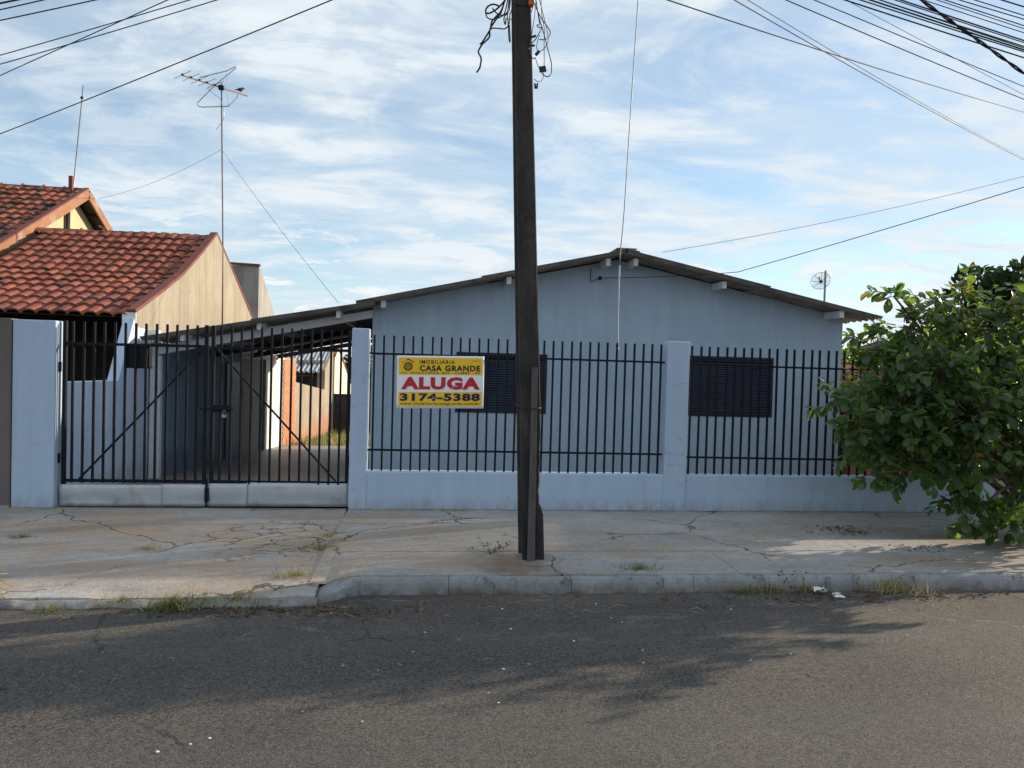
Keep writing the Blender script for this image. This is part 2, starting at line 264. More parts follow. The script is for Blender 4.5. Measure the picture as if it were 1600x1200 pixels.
M = dict(
    yardwall=yard_wall_mat(),
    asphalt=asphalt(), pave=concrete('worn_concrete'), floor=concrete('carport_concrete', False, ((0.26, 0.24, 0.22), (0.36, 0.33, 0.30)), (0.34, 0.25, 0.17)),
    kerb=kerb_mat(),
    bed=mat('joint_soil', (0.07, 0.05, 0.035), (0.12, 0.08, 0.05), 20, 0.95, 0.6, 80),
    soil=mat('red_soil', (0.20, 0.10, 0.055), (0.28, 0.16, 0.09), 2, 0.95, 0.6, 30),
    fencewall=stucco('pale_blue_wall_paint', (0.40, 0.495, 0.635), (0.43, 0.525, 0.66), (0.365, 0.45, 0.56), (0.22, 0.25, 0.30), (0.26, 0.24, 0.23)),
    facade=stucco('facade_paint', (0.325, 0.418, 0.52), (0.372, 0.468, 0.575), (0.305, 0.385, 0.465)),
    white=mat('white_paint', (0.66, 0.68, 0.70), (0.58, 0.60, 0.62), 4, 0.6, 0.15, 60),
    sidewall=stucco('boundary_wall_paint', (0.50, 0.60, 0.74), (0.54, 0.64, 0.77), (0.42, 0.50, 0.60), (0.33, 0.30, 0.28), (0.30, 0.26, 0.24)),
    iron=mat('black_iron_paint', (0.005, 0.006, 0.011), (0.009, 0.010, 0.016), 20, 0.6, 0.1, 90, spec=0.22),
    galv=mat('galvanised_sheet', (0.42, 0.44, 0.47), (0.50, 0.52, 0.55), 3, 0.5, 0.25, 5, metal=0.25, stain=(0.30, 0.29, 0.28), sscale=5, slo=0.55, shi=0.75, bdist=0.03),
    shutter=mat('dark_shutter_paint', (0.016, 0.020, 0.034), (0.022, 0.026, 0.042), 6, 0.5, 0.05, 60, spec=0.25),
    sheet=mat('fibre_cement', (0.20, 0.185, 0.165), (0.30, 0.28, 0.25), 3, 0.9, 0.5, 50, stain=(0.09, 0.085, 0.08), sscale=4),
    tile=mat('clay_tile', (0.25, 0.066, 0.040), (0.35, 0.108, 0.060), 9, 0.75, 0.4, 60, stain=(0.10, 0.055, 0.045), sscale=3.5, slo=0.52, shi=0.72, rnd=0.32),
    oldtile=mat('mossy_clay_tile', (0.30, 0.085, 0.045), (0.40, 0.13, 0.065), 7, 0.8, 0.5, 60, stain=(0.035, 0.030, 0.030), sscale=2.2, slo=0.45, shi=0.60, rnd=0.35),
    mortar=mat('orange_mortar', (0.46, 0.20, 0.10), (0.30, 0.12, 0.07), 12, 0.9, 0.6, 60),
    redcap=mat('red_rake_paint', (0.22, 0.055, 0.040), (0.15, 0.045, 0.038), 5, 0.7, 0.3, 40),
    beige=stucco('beige_render', (0.29, 0.255, 0.19), (0.37, 0.325, 0.245), (0.20, 0.17, 0.125), (0.15, 0.13, 0.095)),
    greyrender=stucco('grey_render', (0.30, 0.285, 0.27), (0.38, 0.36, 0.33), (0.16, 0.15, 0.14), (0.14, 0.13, 0.12)),
    yellow=stucco('yellow_render', (0.55, 0.465, 0.28), (0.59, 0.50, 0.31), (0.45, 0.37, 0.23)),
    board=mat('barge_board_wood', (0.34, 0.165, 0.08), (0.25, 0.115, 0.06), 5, 0.7, 0.4, 30, stain=(0.36, 0.31, 0.24), sscale=3, squash=(1, 1, 1)),
    darkwood=mat('dark_wood', (0.035, 0.024, 0.018), (0.06, 0.04, 0.03), 8, 0.75, 0.3, 40),
    taupe=stucco('taupe_wall_paint', (0.13, 0.105, 0.10), (0.16, 0.13, 0.122), (0.11, 0.09, 0.085)),
    dark=mat('interior_shade_tone', (0.025, 0.02, 0.018), (0.035, 0.03, 0.026), 3, 0.9),  # shade inside the annex garage put into the wall colour
    carblue=stucco('carport_blue_paint', (0.19, 0.30, 0.46), (0.22, 0.33, 0.50), (0.17, 0.26, 0.38), (0.12, 0.15, 0.2), (0.16, 0.15, 0.15)),
    slatpaint=mat('slat_paint', (0.042, 0.052, 0.080), (0.060, 0.070, 0.100), 3, 0.45, spec=0.3),
    bluedoor=mat('blue_door_paint', (0.03, 0.07, 0.20), (0.04, 0.085, 0.23), 4, 0.5),
    unlit_black=mat('unlit_opening_black', (0.01, 0.01, 0.012), (0.014, 0.014, 0.016), 4, 0.6),  # near-black colour stands in for the unlit space behind openings
    brick=brick_mat(), brickjoint=mat('brick_mortar', (0.30, 0.24, 0.19), (0.38, 0.31, 0.25), 12, 0.95, 0.5, 60),
    cream=stucco('cream_wall_paint', (0.74, 0.68, 0.50), (0.78, 0.72, 0.55), (0.64, 0.58, 0.44)),
    darkwall=mat('dark_wall', (0.035, 0.03, 0.028), (0.07, 0.055, 0.048), 3, 0.9, 0.4, 30),  # very dark tone varied by noise
    pole=mat('old_pole_concrete', (0.032, 0.027, 0.026), (0.072, 0.059, 0.050), 9, 0.92, 1.0, 70, stain=(0.016, 0.016, 0.019), sscale=2.5, slo=0.42, shi=0.62, squash=(1, 1, 0.35)),
    plank=mat('grey_plank_wood', (0.075, 0.068, 0.062), (0.11, 0.10, 0.09), 8, 0.85, 0.5, 40, squash=(6, 6, 0.6)),
    cable=mat('black_cable', (0.010, 0.010, 0.014), (0.016, 0.016, 0.02), 5, 0.5),
    paleCable=mat('grey_cable', (0.30, 0.32, 0.35), (0.40, 0.42, 0.45), 8, 0.5),
    orange=mat('orange_plastic', (0.75, 0.18, 0.03), (0.65, 0.15, 0.03), 5, 0.5),
    alu=mat('dull_aluminium', (0.20, 0.21, 0.23), (0.28, 0.29, 0.31), 9, 0.45, metal=0.6),
    boom=mat('weathered_boom', (0.42, 0.27, 0.20), (0.34, 0.22, 0.17), 9, 0.6),
    mast=mat('rusty_mast', (0.13, 0.12, 0.13), (0.19, 0.16, 0.16), 8, 0.6, metal=0.3),
    bird=mat('brown_feathers', (0.05, 0.035, 0.03), (0.09, 0.06, 0.05), 60, 0.9),
    brass=mat('padlock_metal', (0.42, 0.38, 0.30), (0.3, 0.27, 0.22), 30, 0.35, metal=0.8),
    yel=mat('sign_yellow', (0.90, 0.54, 0.012), (0.92, 0.57, 0.016), 6, 0.45), wht=mat('sign_white', (0.86, 0.86, 0.87), (0.88, 0.88, 0.88), 6, 0.42, 0.3, 9),
    red=mat('sign_red', (0.55, 0.012, 0.03), (0.55, 0.012, 0.03), 6, 0.45), ink=mat('sign_black', (0.010, 0.008, 0.02), (0.012, 0.01, 0.025), 6, 0.45),
    navy=mat('sign_navy', (0.012, 0.010, 0.075), (0.012, 0.010, 0.08), 6, 0.45), sred=mat('sign_brick_red', (0.36, 0.035, 0.015), (0.36, 0.035, 0.015), 6, 0.45),
    paper=mat('white_paper', (0.75, 0.75, 0.74), (0.65, 0.65, 0.65), 40, 0.7),
    straw=leaf_mat('dry_straw', (0.52, 0.40, 0.20), (0.66, 0.54, 0.30), (0.5, 0.4, 0.2), 0.7, 0.2),
    twig=mat('dry_twig', (0.30, 0.23, 0.15), (0.42, 0.34, 0.24), 30, 0.9),
    grass=leaf_mat('grass_blade', (0.09, 0.15, 0.035), (0.20, 0.25, 0.07), (0.22, 0.30, 0.06), 0.5, 0.3),
    litter=leaf_mat('dry_leaf_litter', (0.11, 0.075, 0.05), (0.22, 0.145, 0.09), (0.1, 0.06, 0.03), 0.8, 0.2),
    leaf=leaf_mat('tree_leaf', (0.024, 0.060, 0.028), (0.055, 0.105, 0.036), (0.24, 0.37, 0.045), 0.34, 0.5),
    young=leaf_mat('young_leaf', (0.20, 0.23, 0.05), (0.38, 0.22, 0.07), (0.45, 0.38, 0.06), 0.33, 0.5),
    farleaf=leaf_mat('dark_far_leaf', (0.016, 0.030, 0.016), (0.032, 0.050, 0.022), (0.04, 0.07, 0.02), 0.6, 0.2),
    bark=mat('bark', (0.10, 0.075, 0.055), (0.16, 0.125, 0.095), 14, 0.95, 0.7, 50),
)

M['floor'].node_tree.nodes['Principled BSDF'].inputs['Roughness'].default_value = 0.5
M['floor'].node_tree.nodes['Principled BSDF'].inputs['Specular IOR Level'].default_value = 0.5
# ------------------------------------------------------------------ geometry helpers
WL = {}
def tag(o, label=None, cat=None, group=None, kind=None):
    if label: o['label'] = label
    if cat: o['category'] = cat
    if group: o['group'] = group
    if kind: o['kind'] = kind
    return o
def thing(name, loc, label, cat, group=None):
    o = bpy.data.objects.new(name, None); COL.objects.link(o); o.location = loc; o.empty_display_size = 0.1
    WL[o] = Vector(loc); return tag(o, label, cat, group)
def link(name, me, parent=None, loc=None, rot=None, scale=None):
    """loc is in world metres; parents are never rotated"""
    o = bpy.data.objects.new(name, me); COL.objects.link(o)
    base = WL[parent] if parent else Vector((0, 0, 0))
    if parent: o.parent = parent
    wl = Vector(loc) if loc is not None else base.copy()
    o.location = wl-base; WL[o] = wl
    if rot is not None: o.rotation_euler = rot
    if scale is not None: o.scale = scale
    return o
class MB:
    def __init__(s): s.v = []; s.f = []; s.mi = []
    def add(s, vs, fs, mi=0):
        n = len(s.v); s.v += [tuple(v) for v in vs]; s.f += [tuple(i+n for i in f) for f in fs]; s.mi += [mi]*len(fs); return s
    def box(s, x0, x1, y0, y1, z0, z1, mi=0):
        return s.add([(x0, y0, z0), (x1, y0, z0), (x1, y1, z0), (x0, y1, z0), (x0, y0, z1), (x1, y0, z1), (x1, y1, z1), (x0, y1, z1)],
                     [(0, 3, 2, 1), (4, 5, 6, 7), (0, 1, 5, 4), (1, 2, 6, 5), (2, 3, 7, 6), (3, 0, 4, 7)], mi)
    def prism(s, a, b, mi=0):
        """two matching outlines joined (a seen anticlockwise from its own side)"""
        n = len(a); return s.add(list(a)+list(b), [tuple(range(n)), tuple(range(2*n-1, n-1, -1))]+[(i+n, (i+1) % n+n, (i+1) % n, i) for i in range(n)], mi)
    def beam(s, p0, p1, w, h, up=(0, 0, 1), mi=0):
        p0, p1 = Vector(p0), Vector(p1); d = (p1-p0).normalized(); u = Vector(up); x = d.cross(u)
        if x.length < 1e-4: x = d.cross(Vector((0, 1, 0)))
        x.normalize(); u = x.cross(d).normalized(); x *= w/2; u *= h/2
        q = [-x-u, x-u, x+u, -x+u]
        return s.add([p0+k for k in q]+[p1+k for k in q], [(0, 1, 2, 3), (7, 6, 5, 4)]+[((i+1) % 4, i, i+4, (i+1) % 4+4) for i in range(4)], mi)
    def tube(s, pts, r, n=6, mi=0, cap=True):
        pts = [Vector(p) for p in pts]; rr = r if isinstance(r, (list, tuple)) else [r]*len(pts); rings = []; vs = []; fs = []
        ref = Vector((0.37, 0.21, 0.9))
        for i, p in enumerate(pts):
            d = (pts[min(i+1, len(pts)-1)]-pts[max(i-1, 0)]).normalized()
            x = d.cross(ref)
            if x.length < 1e-3: x = d.cross(Vector((1, 0, 0)))
            x.normalize(); y = d.cross(x)
            for k in range(n):
                a = 2*math.pi*k/n; vs.append(p+(x*math.cos(a)+y*math.sin(a))*rr[i])
        for i in range(len(pts)-1):
            for k in range(n): fs.append((i*n+k, i*n+(k+1) % n, (i+1)*n+(k+1) % n, (i+1)*n+k))
        if cap: fs.append(tuple(range(n-1, -1, -1))); fs.append(tuple((len(pts)-1)*n+k for k in range(n)))
        return s.add(vs, fs, mi)
    def ball(s, c, r, n=10, m=7, sc=(1, 1, 1), mi=0):
        c = Vector(c); vs = []; fs = []
        for j in range(m+1):
            t = math.pi*j/m
            for k in range(n):
                a = 2*math.pi*k/n; vs.append(c+Vector((r*sc[0]*math.sin(t)*math.cos(a), r*sc[1]*math.sin(t)*math.sin(a), r*sc[2]*math.cos(t))))
        for j in range(m):
            for k in range(n): fs.append((j*n+k, (j+1)*n+k, (j+1)*n+(k+1) % n, j*n+(k+1) % n))
        return s.add(vs, fs, mi)
    def mesh(s, name, mats, smooth=False, off=(0, 0, 0)):
        me = bpy.data.meshes.new(name); o = Vector(off)
        me.from_pydata([tuple(Vector(v)-o) for v in s.v], [], s.f)
        for m in (mats if isinstance(mats, (list, tuple)) else [mats]): me.materials.append(m)
        if isinstance(mats, (list, tuple)) and len(mats) > 1: me.polygons.foreach_set('material_index', s.mi)
        if smooth: me.polygons.foreach_set('use_smooth', [True]*len(me.polygons))
        me.update(); return me
    def build(s, name, m, parent=None, bevel=0, smooth=False, loc=None):
        base = Vector(loc) if loc is not None else (WL[parent] if parent else Vector((0, 0, 0)))
        me = s.mesh(name, m, smooth, base)
        bm = bmesh.new(); bm.from_mesh(me); bmesh.ops.recalc_face_normals(bm, faces=bm.faces); bm.to_mesh(me); bm.free()
        o = link(name, me, parent, base)
        if bevel:
            b = o.modifiers.new('bevel', 'BEVEL'); b.width = bevel; b.segments = 2; b.limit_method = 'ANGLE'; b.angle_limit = R(40)
        return o
def box(name, m, x0, x1, y0, y1, z0, z1, parent=None, bevel=0): return MB().box(x0, x1, y0, y1, z0, z1).build(name, m, parent, bevel)
def grid(name, m, x0, x1, y0, y1, nx, ny, zf, thick=None, parent=None):
    """a sheet following zf(x, y); with thick it gets sides"""
    b = MB(); vs = []; fs = []
    for j in range(ny+1):
        for i in range(nx+1):
            x = x0+(x1-x0)*i/nx; y = y0+(y1-y0)*j/ny; vs.append((x, y, zf(x, y)))
    for j in range(ny):
        for i in range(nx):
            a = j*(nx+1)+i; fs.append((a, a+1, a+nx+2, a+nx+1))
    if thick:
        n = len(vs); per = [i for i in range(nx+1)]+[(j+1)*(nx+1)-1 for j in range(1, ny+1)]+[ny*(nx+1)+i for i in range(nx-1, -1, -1)]+[j*(nx+1) for j in range(ny-1, 0, -1)]
        low = {}
        for k, p in enumerate(per): low[p] = n+k; vs.append((vs[p][0], vs[p][1], vs[p][2]-thick))
        for k, p in enumerate(per):
            q = per[(k+1) % len(per)]; fs.append((q, p, low[p], low[q]))
    b.add(vs, fs); return b.build(name, m, parent)
def blade(b, p, h, lean, w, az, mi=0, seg=3):
    d = Vector((math.cos(az), math.sin(az), 0)); sdv = Vector((-d.y, d.x, 0)); vs = []
    for i in range(seg+1):
        t = i/seg; c = Vector(p)+d*(lean*t*t)+Vector((0, 0, h*t*(1-0.25*t*lean/max(h, .01))))
        ww = w*(1-t)**0.7/2
        if i < seg: vs += [c-sdv*ww, c+sdv*ww]
        else: vs.append(c)
    fs = [(2*i, 2*i+1, 2*i+3, 2*i+2) for i in range(seg-1)]+[(2*seg-2, 2*seg-1, 2*seg)]
    b.add(vs, fs, mi)

# ------------------------------------------------------------------ ground
def road_z(x, y): return -0.21+max(0.0, min(1.0, (5.9-y)/5))*0.10
rd = grid('road', M['asphalt'], -70, 70, -9, 6.02, 2, 60, road_z); tag(rd, kind='structure')
def lot_z(y): return -(y-8.48)*0.063
def terr(x, y):
    if y < 8.3: return -0.42
    return lot_z(min(y, 60))-0.05-(0.15 if y < 9 else 0)
b = MB(); ys = [-500, -60, -9.2, 8.3, 8.7, 12, 20, 30, 45, 60, 150, 1500]; xs = [-1500, -200, -40, -8, 0, 8, 40, 200, 1500]
vs = [(x, y, terr(x, y)) for y in ys for x in xs]; n = len(xs)
b.add(vs, [(j*n+i, j*n+i+1, (j+1)*n+i+1, (j+1)*n+i) for j in range(len(ys)-1) for i in range(n-1)])
tag(b.build('terrain', M['soil']), kind='structure')
tag(grid('far_pavement', M['pave'], -70, 70, -12, -9.0, 2, 1, lambda x, y: -0.02, 0.4), kind='structure')

SX = -0.66                                   # where driveway apron and raised pavement meet
def walk_z(x, y):                            # raised pavement
    return -0.08*(8.48-y)/2.41
def apron_z(x, y):
    t = max(0, min(1, (8.48-y)/2.65)); return -0.155*t**1.15+0.012*noise.noise(Vector((x*1.1, y*1.6, 3.0)))*t
sw = grid('sidewalk', M['bed'], -30, 30, 6.12, 8.46, 40, 4, lambda x, y: walk_z(x, y)-0.035 if x > SX+0.2 else apron_z(x, y)-0.05, 0.2); tag(sw, kind='structure')
def slab(x0, x1, y0, y1, zf, nx, ny):
    o = grid('slab', M['pave'], x0, x1, y0, y1, nx, ny, zf, 0.12); o.parent = sw; return o
wav = lambda x, y: walk_z(x, y)+0.004*noise.noise(Vector((x*1.3, y*1.9, 1)))-0.06*max(0, min(1, (SX+.26-x)/.26))**2*max(0, min(1, (6.95-y)/.75))
for x0, x1 in ((SX+.01, 3.4), (3.406, 7.2), (7.21, 11), (11.01, 20)):
    slab(x0, x1, 6.805, 8.475, wav, 40, 16)
for x0, x1 in ((SX+.01, 2.72), (2.726, 6.4), (6.406, 11), (11.01, 20)):
    slab(x0, x1, 6.118, 6.786, wav, 40, 6)
# flank where the raised pavement drops to the apron
b = MB(); vs = []; fs = []
K = 14
for i in range(K+1):
    y = 6.08+(8.46-6.08)*i/K; zt = wav(SX+.01, y)-0.001; zb = apron_z(SX-.1, y)-.03; d = 0.04+0.20*(1-i/K)
    vs += [(SX+.012, y, zt), (SX-d*0.5, y, (zt+zb)/2+0.02), (SX-d, y, zb)]
for i in range(K): fs += [(3*i, 3*i+3, 3*i+4, 3*i+1), (3*i+1, 3*i+4, 3*i+5, 3*i+2)]
b.add(vs, fs).build('slab_flank', M['pave'], sw)
ap = grid('driveway_apron', M['pave'], -4.75, SX-.045, 5.84, 8.475, 60, 34, lambda x, y: apron_z(x, y)-(0.02*max(0, noise.noise(Vector((x*3, y*3, 9)))) if y < 6.0 else 0), 0.1); tag(ap, kind='structure')
for x0, x1 in ((-9, -4.77), (-16, -9.01)):
    slab(x0, x1, 6.2, 8.475, lambda x, y: walk_z(x, y)-0.03, 10, 6)
# kerb stones
kb = grid('kerb', M['bed'], -30, 30, 6.088, 6.11, 30, 1, lambda x, y: -0.17, 0.12); tag(kb, kind='structure')
def kerbstone(x0, x1, lower=0.0):
    b = MB(); rings = []; n = max(2, int((x1-x0)/.08)); prof = [(6.112, -.30), (6.112, -.090), (6.100, -.084), (6.078, -.088), (6.062, -.100), (6.050, -.125), (6.030, -.30)]
    vs = []; fs = []
    for i in range(n+1):
        x = x0+(x1-x0)*i/n; t = max(0, (SX+.26-x)/.26) if lower else 0
        for (y, z) in prof:
            w = noise.noise(Vector((x*7, y*9, z*9)))*.013+noise.noise(Vector((x*1.2, 5, 0)))*.008
            vs.append((x, y+w-t*0.27*max(0, 6.112-y)/.08, z+(w*.6 if z > -.2 else 0)-(0.062*t*t if z > -.2 else 0)))
    m = len(prof)
    for i in range(n):
        for k in range(m-1): fs.append((i*m+k, i*m+k+1, (i+1)*m+k+1, (i+1)*m+k))
    fs += [tuple(range(m)), tuple(n*m+k for k in range(m-1, -1, -1))]
    return b.add(vs, fs).build('kerb_stone', M['kerb'], kb, smooth=False)
x = SX-.10; first = True
for w in (1.06, .98, 1.02, .95, 1.0, 1.05, .97, 1.0, 1.0, 1.02, 1.0, 1.0, 1.0, 1.0):
    kerbstone(x, x+w-.004, 1 if first else 0); first = False; x += w
# broken lip of the apron along the gutter
def lip(x0, x1):
    vs = []; fs = []; n = int((x1-x0)/.03); m = 6; b = MB()
    for i in range(n+1):
        x = x0+(x1-x0)*i/n; j = noise.noise(Vector((x*4.0, 0, 0)))*.035+noise.noise(Vector((x*13, 2, 0)))*.015; zt = apron_z(x, 5.84)
        h = noise.noise(Vector((x*7, 5, 0)))*.018
        for (y, z) in ((5.90, zt-.06), (5.835, zt-.012+h*.3), (5.79+j*.4, zt-.015+h), (5.752+j, zt-.032+h), (5.735+j, -.20), (5.735+j, -.26)): vs.append((x, y, z))
    for i in range(n):
        for k in range(m-1): fs.append((i*m+k, i*m+k+1, (i+1)*m+k+1, (i+1)*m+k))
    fs += [tuple(range(m)), tuple(n*m+k for k in range(m-1, -1, -1))]
    b.add(vs, fs).build('broken_edge', M['kerb'], ap)
lip(-4.7, -2.95); lip(-2.94, -1.62); lip(-1.6, SX-.02)
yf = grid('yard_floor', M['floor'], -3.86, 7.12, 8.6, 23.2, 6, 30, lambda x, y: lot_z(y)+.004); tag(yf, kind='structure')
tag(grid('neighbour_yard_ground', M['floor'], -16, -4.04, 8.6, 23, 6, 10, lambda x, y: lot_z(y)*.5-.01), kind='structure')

# ------------------------------------------------------------------ front wall, pillars
FW = thing('front_wall', (3.1, 8.55, 0), 'low pale blue front wall with square pillars beneath the two fence panels', 'wall')
b = MB(); n = 60; vs = []; fs = []
for i in range(n+1):
    x = -.672+(6.9+.672)*i/n; w = noise.noise(Vector((x*.9, 3, 0)))*.006
    for (y, z) in ((8.475, -.2), (8.475, .395+w), (8.487, .408+w), (8.615, .408+w), (8.625, .395+w), (8.625, -.9)): vs.append((x, y+w*.6, z))
for i in range(n):
    for k in range(5): fs.append((i*6+k, i*6+k+1, (i+1)*6+k+1, (i+1)*6+k))
b.add(vs, fs).build('base_wall', M['fencewall'], FW)
def pillar(x0, x1, top, parent, name='pillar', y0=8.462, y1=8.64):
    return box(name, M['fencewall'], x0, x1, y0, y1, -.5, top, parent, 0.012)
pillar(-.690, -.502, 1.95, FW); pillar(2.815, 3.077, 1.922, FW, y0=8.455, y1=8.65); pillar(6.70, 6.93, 1.90, FW)
LP = thing('gate_pillar', (-3.87, 8.55, 0), 'wide pale blue pillar at the left end of the gate', 'pillar')
pillar(-4.082, -3.668, 1.922, LP, 'shaft', 8.45, 8.66)

# ------------------------------------------------------------------ fence panels
def bar_mesh(h, w=.0205):
    b = MB(); b.box(-w/2, w/2, -w/2, w/2, 0, h); return b.mesh('bar', M['iron'])
def fence(x0, x1, label, zr0, zr1, ztop, slope=0.0):
    t = thing('metal_fence', ((x0+x1)/2, 8.545, .4), label, 'fence', 'black bar fence panels on the front wall')
    for z in (zr0, zr1):
        MB().beam((x0-.006, 8.56, z), (x1+.006, 8.56, z+slope), .020, .022).build('rail', M['iron'], t)
    n = round((x1-x0)/.1035); me = bar_mesh(ztop-.40); ml = bar_mesh(ztop-.36)
    for i in range(n):
        x = x0+(i+.5)*(x1-x0)/n
        lng = i % 9 == 5
        o = link('bar', ml if lng else me, t, (x, 8.54, .36 if lng else .40), (R(random.uniform(-.35, .35)), R(random.uniform(-.25, .25)), 0))
    return t
fence(-.502, 2.815, 'black iron bar fence panel carrying the rental sign, between gate and middle pillar', .632, 1.684, 1.884, -.004)
fence(3.077, 6.70, 'black iron bar fence panel running right from the middle pillar behind the leafy tree', .60, 1.668, 1.876, -.008)

# ------------------------------------------------------------------ gate leaves
def leaf_gate(x0, x1, label, brace, centre_right):
    t = thing('gate_leaf', ((x0+x1)/2, 8.56, 0), label, 'gate', 'leaves of the driveway gate')
    zt = 1.70
    MB().beam((x0, 8.565, zt-.008), (x1, 8.565, zt+.004), .028, .030).build('rail', M['iron'], t)
    MB().beam((x0, 8.575, .262), (x1, 8.575, .262), .028, .030).build('rail', M['iron'], t)
    me = bar_mesh(1.68, .022); n = 13
    for i in range(n):
        x = x0+(i+1)*(x1-x0)/(n+1)
        link('bar', me, t, (x, 8.545, .245), (0, R(random.uniform(-.1, .1)), 0))
    for x, w in ((x0+.016, .034), (x1-.016, .034)):
        box('stile', M['iron'], x-w/2, x+w/2, 8.545, 8.588, .03, 1.93, t)
    MB().beam(brace[0], brace[1], .018, .026, (0, 1, 0)).build('brace', M['iron'], t)
    return t
GL = leaf_gate(-3.640, -2.197, 'left half of the black bar gate, with the letter box', ((-3.50, 8.585, .25), (-2.23, 8.585, 1.69)), True)
GR = leaf_gate(-2.158, -.705, 'right half of the black bar gate, with the bolt and padlock', ((-2.12, 8.585, 1.69), (-.84, 8.585, .28)), False)
def sheet_panel(x0, x1, z0, z1, y, parent, m='galv', name='kick_panel'):
    b = MB(); vs = []; fs = []; nx, nz = 24, 6
    for j in range(nz+1):
        for i in range(nx+1):
            x = x0+(x1-x0)*i/nx; z = z0+(z1-z0)*j/nz
            vs.append((x, y+.007*noise.noise(Vector((x*3.1, z*9, 1)))+.004*math.sin(z*28), z))
    for j in range(nz):
        for i in range(nx): a = j*(nx+1)+i; fs.append((a, a+1, a+nx+2, a+nx+1))
    o = b.add(vs, fs).build(name, M[m], parent, smooth=True)
    sm = o.modifiers.new('thickness', 'SOLIDIFY'); sm.thickness = .003; return o
sheet_panel(-3.652, -2.62, -.002, .228, 8.532, GL); sheet_panel(-2.625, -2.19, .002, .238, 8.527, GL)
sheet_panel(-2.155, -1.76, .004, .250, 8.527, GR); sheet_panel(-1.765, -.70, .006, .262, 8.532, GR)
o = box('drop_bolt', M['iron'], -2.19, -2.152, 8.50, 8.53, .06, .20, GR, .004); MB().tube([(-2.171, 8.515, .01), (-2.171, 8.515, .30)], .009, 8).build('rod', M['iron'], o)
o = MB().tube([(-2.26, 8.525, 1.045), (-1.92, 8.525, 1.045)], .012, 8).build('bolt', M['iron'], GR)
box('bolt_plate', M['iron'], -2.15, -1.96, 8.530, 8.536, 1.005, 1.085, GR)
for z in (.5, 1.45):
    MB().tube([(-3.655, 8.53, z-.05), (-3.655, 8.53, z+.05)], .014, 8).build('hinge', M['iron'], GL)
    MB().tube([(-.695, 8.53, z-.05), (-.695, 8.53, z+.05)], .014, 8).build('hinge', M['iron'], GR)
pk = thing('padlock', (-2.005, 8.50, .93), 'small pale metal padlock hanging from the gate bolt', 'padlock')
LK = [(-.019, -.030), (.019, -.030), (.024, -.022), (.024, .0), (-.024, .0), (-.024, -.022)]
MB().prism([(-2.005+x, 8.490, .985+z) for x, z in LK], [(-2.005+x, 8.510, .985+z) for x, z in LK]).build('lock_body', M['brass'], pk, .003)
MB().tube([(-2.018, 8.5, .98)]+[(-2.005-.013*math.cos(a), 8.5, 1.015+.020*math.sin(a)) for a in [math.pi*i/8 for i in range(9)]]+[(-1.992, 8.5, .98)], .004, 6).build('shackle', M['alu'], pk)
lb = thing('letter_box', (-2.91, 8.60, 1.46), 'black metal letter box fixed to the top rail of the left gate leaf', 'letter box')
box('case', M['iron'], -3.035, -2.79, 8.575, 8.66, 1.462, 1.70, lb, .006); box('flap', M['iron'], -3.02, -2.805, 8.565, 8.573, 1.60, 1.665, lb, .002); box('lip', M['iron'], -3.045, -2.78, 8.56, 8.67, 1.452, 1.461, lb)

# ------------------------------------------------------------------ rental sign
def text_mesh(body, u0, u1, v0, v1, m, off=0.0, spacing=1.0):
    cu = bpy.data.curves.new('text', 'FONT'); cu.body = body; cu.offset = off; cu.resolution_u = 3; cu.space_character = spacing
    to = bpy.data.objects.new('text', cu); COL.objects.link(to)
    dg = bpy.context.evaluated_depsgraph_get(); me = bpy.data.meshes.new_from_object(to.evaluated_get(dg)); bpy.data.objects.remove(to)
    xs = [v.co.x for v in me.vertices]; ys = [v.co.y for v in me.vertices]
    x0, x1, y0, y1 = min(xs), max(xs), min(ys), max(ys)
    for v in me.vertices:
        v.co = ((u0+(v.co.x-x0)/(x1-x0)*(u1-u0)), (v.co.y-y0)/(y1-y0)*(v1-v0)+v0, 0)
    me.materials.clear(); me.materials.append(m); return me
SW_, SH = .951, .575; SO = Vector((-.203, 8.508, 1.094)); TILT = R(1.1)
def sgn(u, v, d=0.0):
    """sign-face coordinates (u right, v down, both 0..1) to the world; the plastic sheet bulges a little between the bars"""
    x = u*SW_; z = (1-v)*SH
    bulge = .006*math.sin(u*2*math.pi*9)*(0.55+.45*math.cos(v*5+u*4))+.006*math.sin(v*4.2+u*3)
    return Vector((SO.x+x*math.cos(TILT)-z*math.sin(TILT)*.35, SO.y-d+bulge*.55, SO.z+z+x*math.sin(TILT)))
SG = thing('rental_sign', (.27, 8.51, 1.09), 'yellow and white plastic rental sign tied to the fence bars', 'sign')
def sign_patch(name, u0, u1, v0, v1, d, m, parent):
    b = MB(); nx, ny = max(2, int(60*(u1-u0))), max(2, int(10*(v1-v0))+1); vs = []; fs = []
    for j in range(ny+1):
        for i in range(nx+1): vs.append(sgn(u0+(u1-u0)*i/nx, v0+(v1-v0)*j/ny, d))
    for j in range(ny):
        for i in range(nx): a = j*(nx+1)+i; fs.append((a, a+nx+1, a+nx+2, a+1))
    return b.add(vs, fs).build(name, m, parent, smooth=True)
bd = sign_patch('board', 0, 1, 0, 1, 0, M['wht'], SG); md = bd.modifiers.new('thickness', 'SOLIDIFY'); md.thickness = .003; md.offset = 0
sign_patch('yellow_band', .022, .978, .035, .362, .0035, M['yel'], SG); sign_patch('yellow_band', .022, .978, .688, .955, .0035, M['yel'], SG)
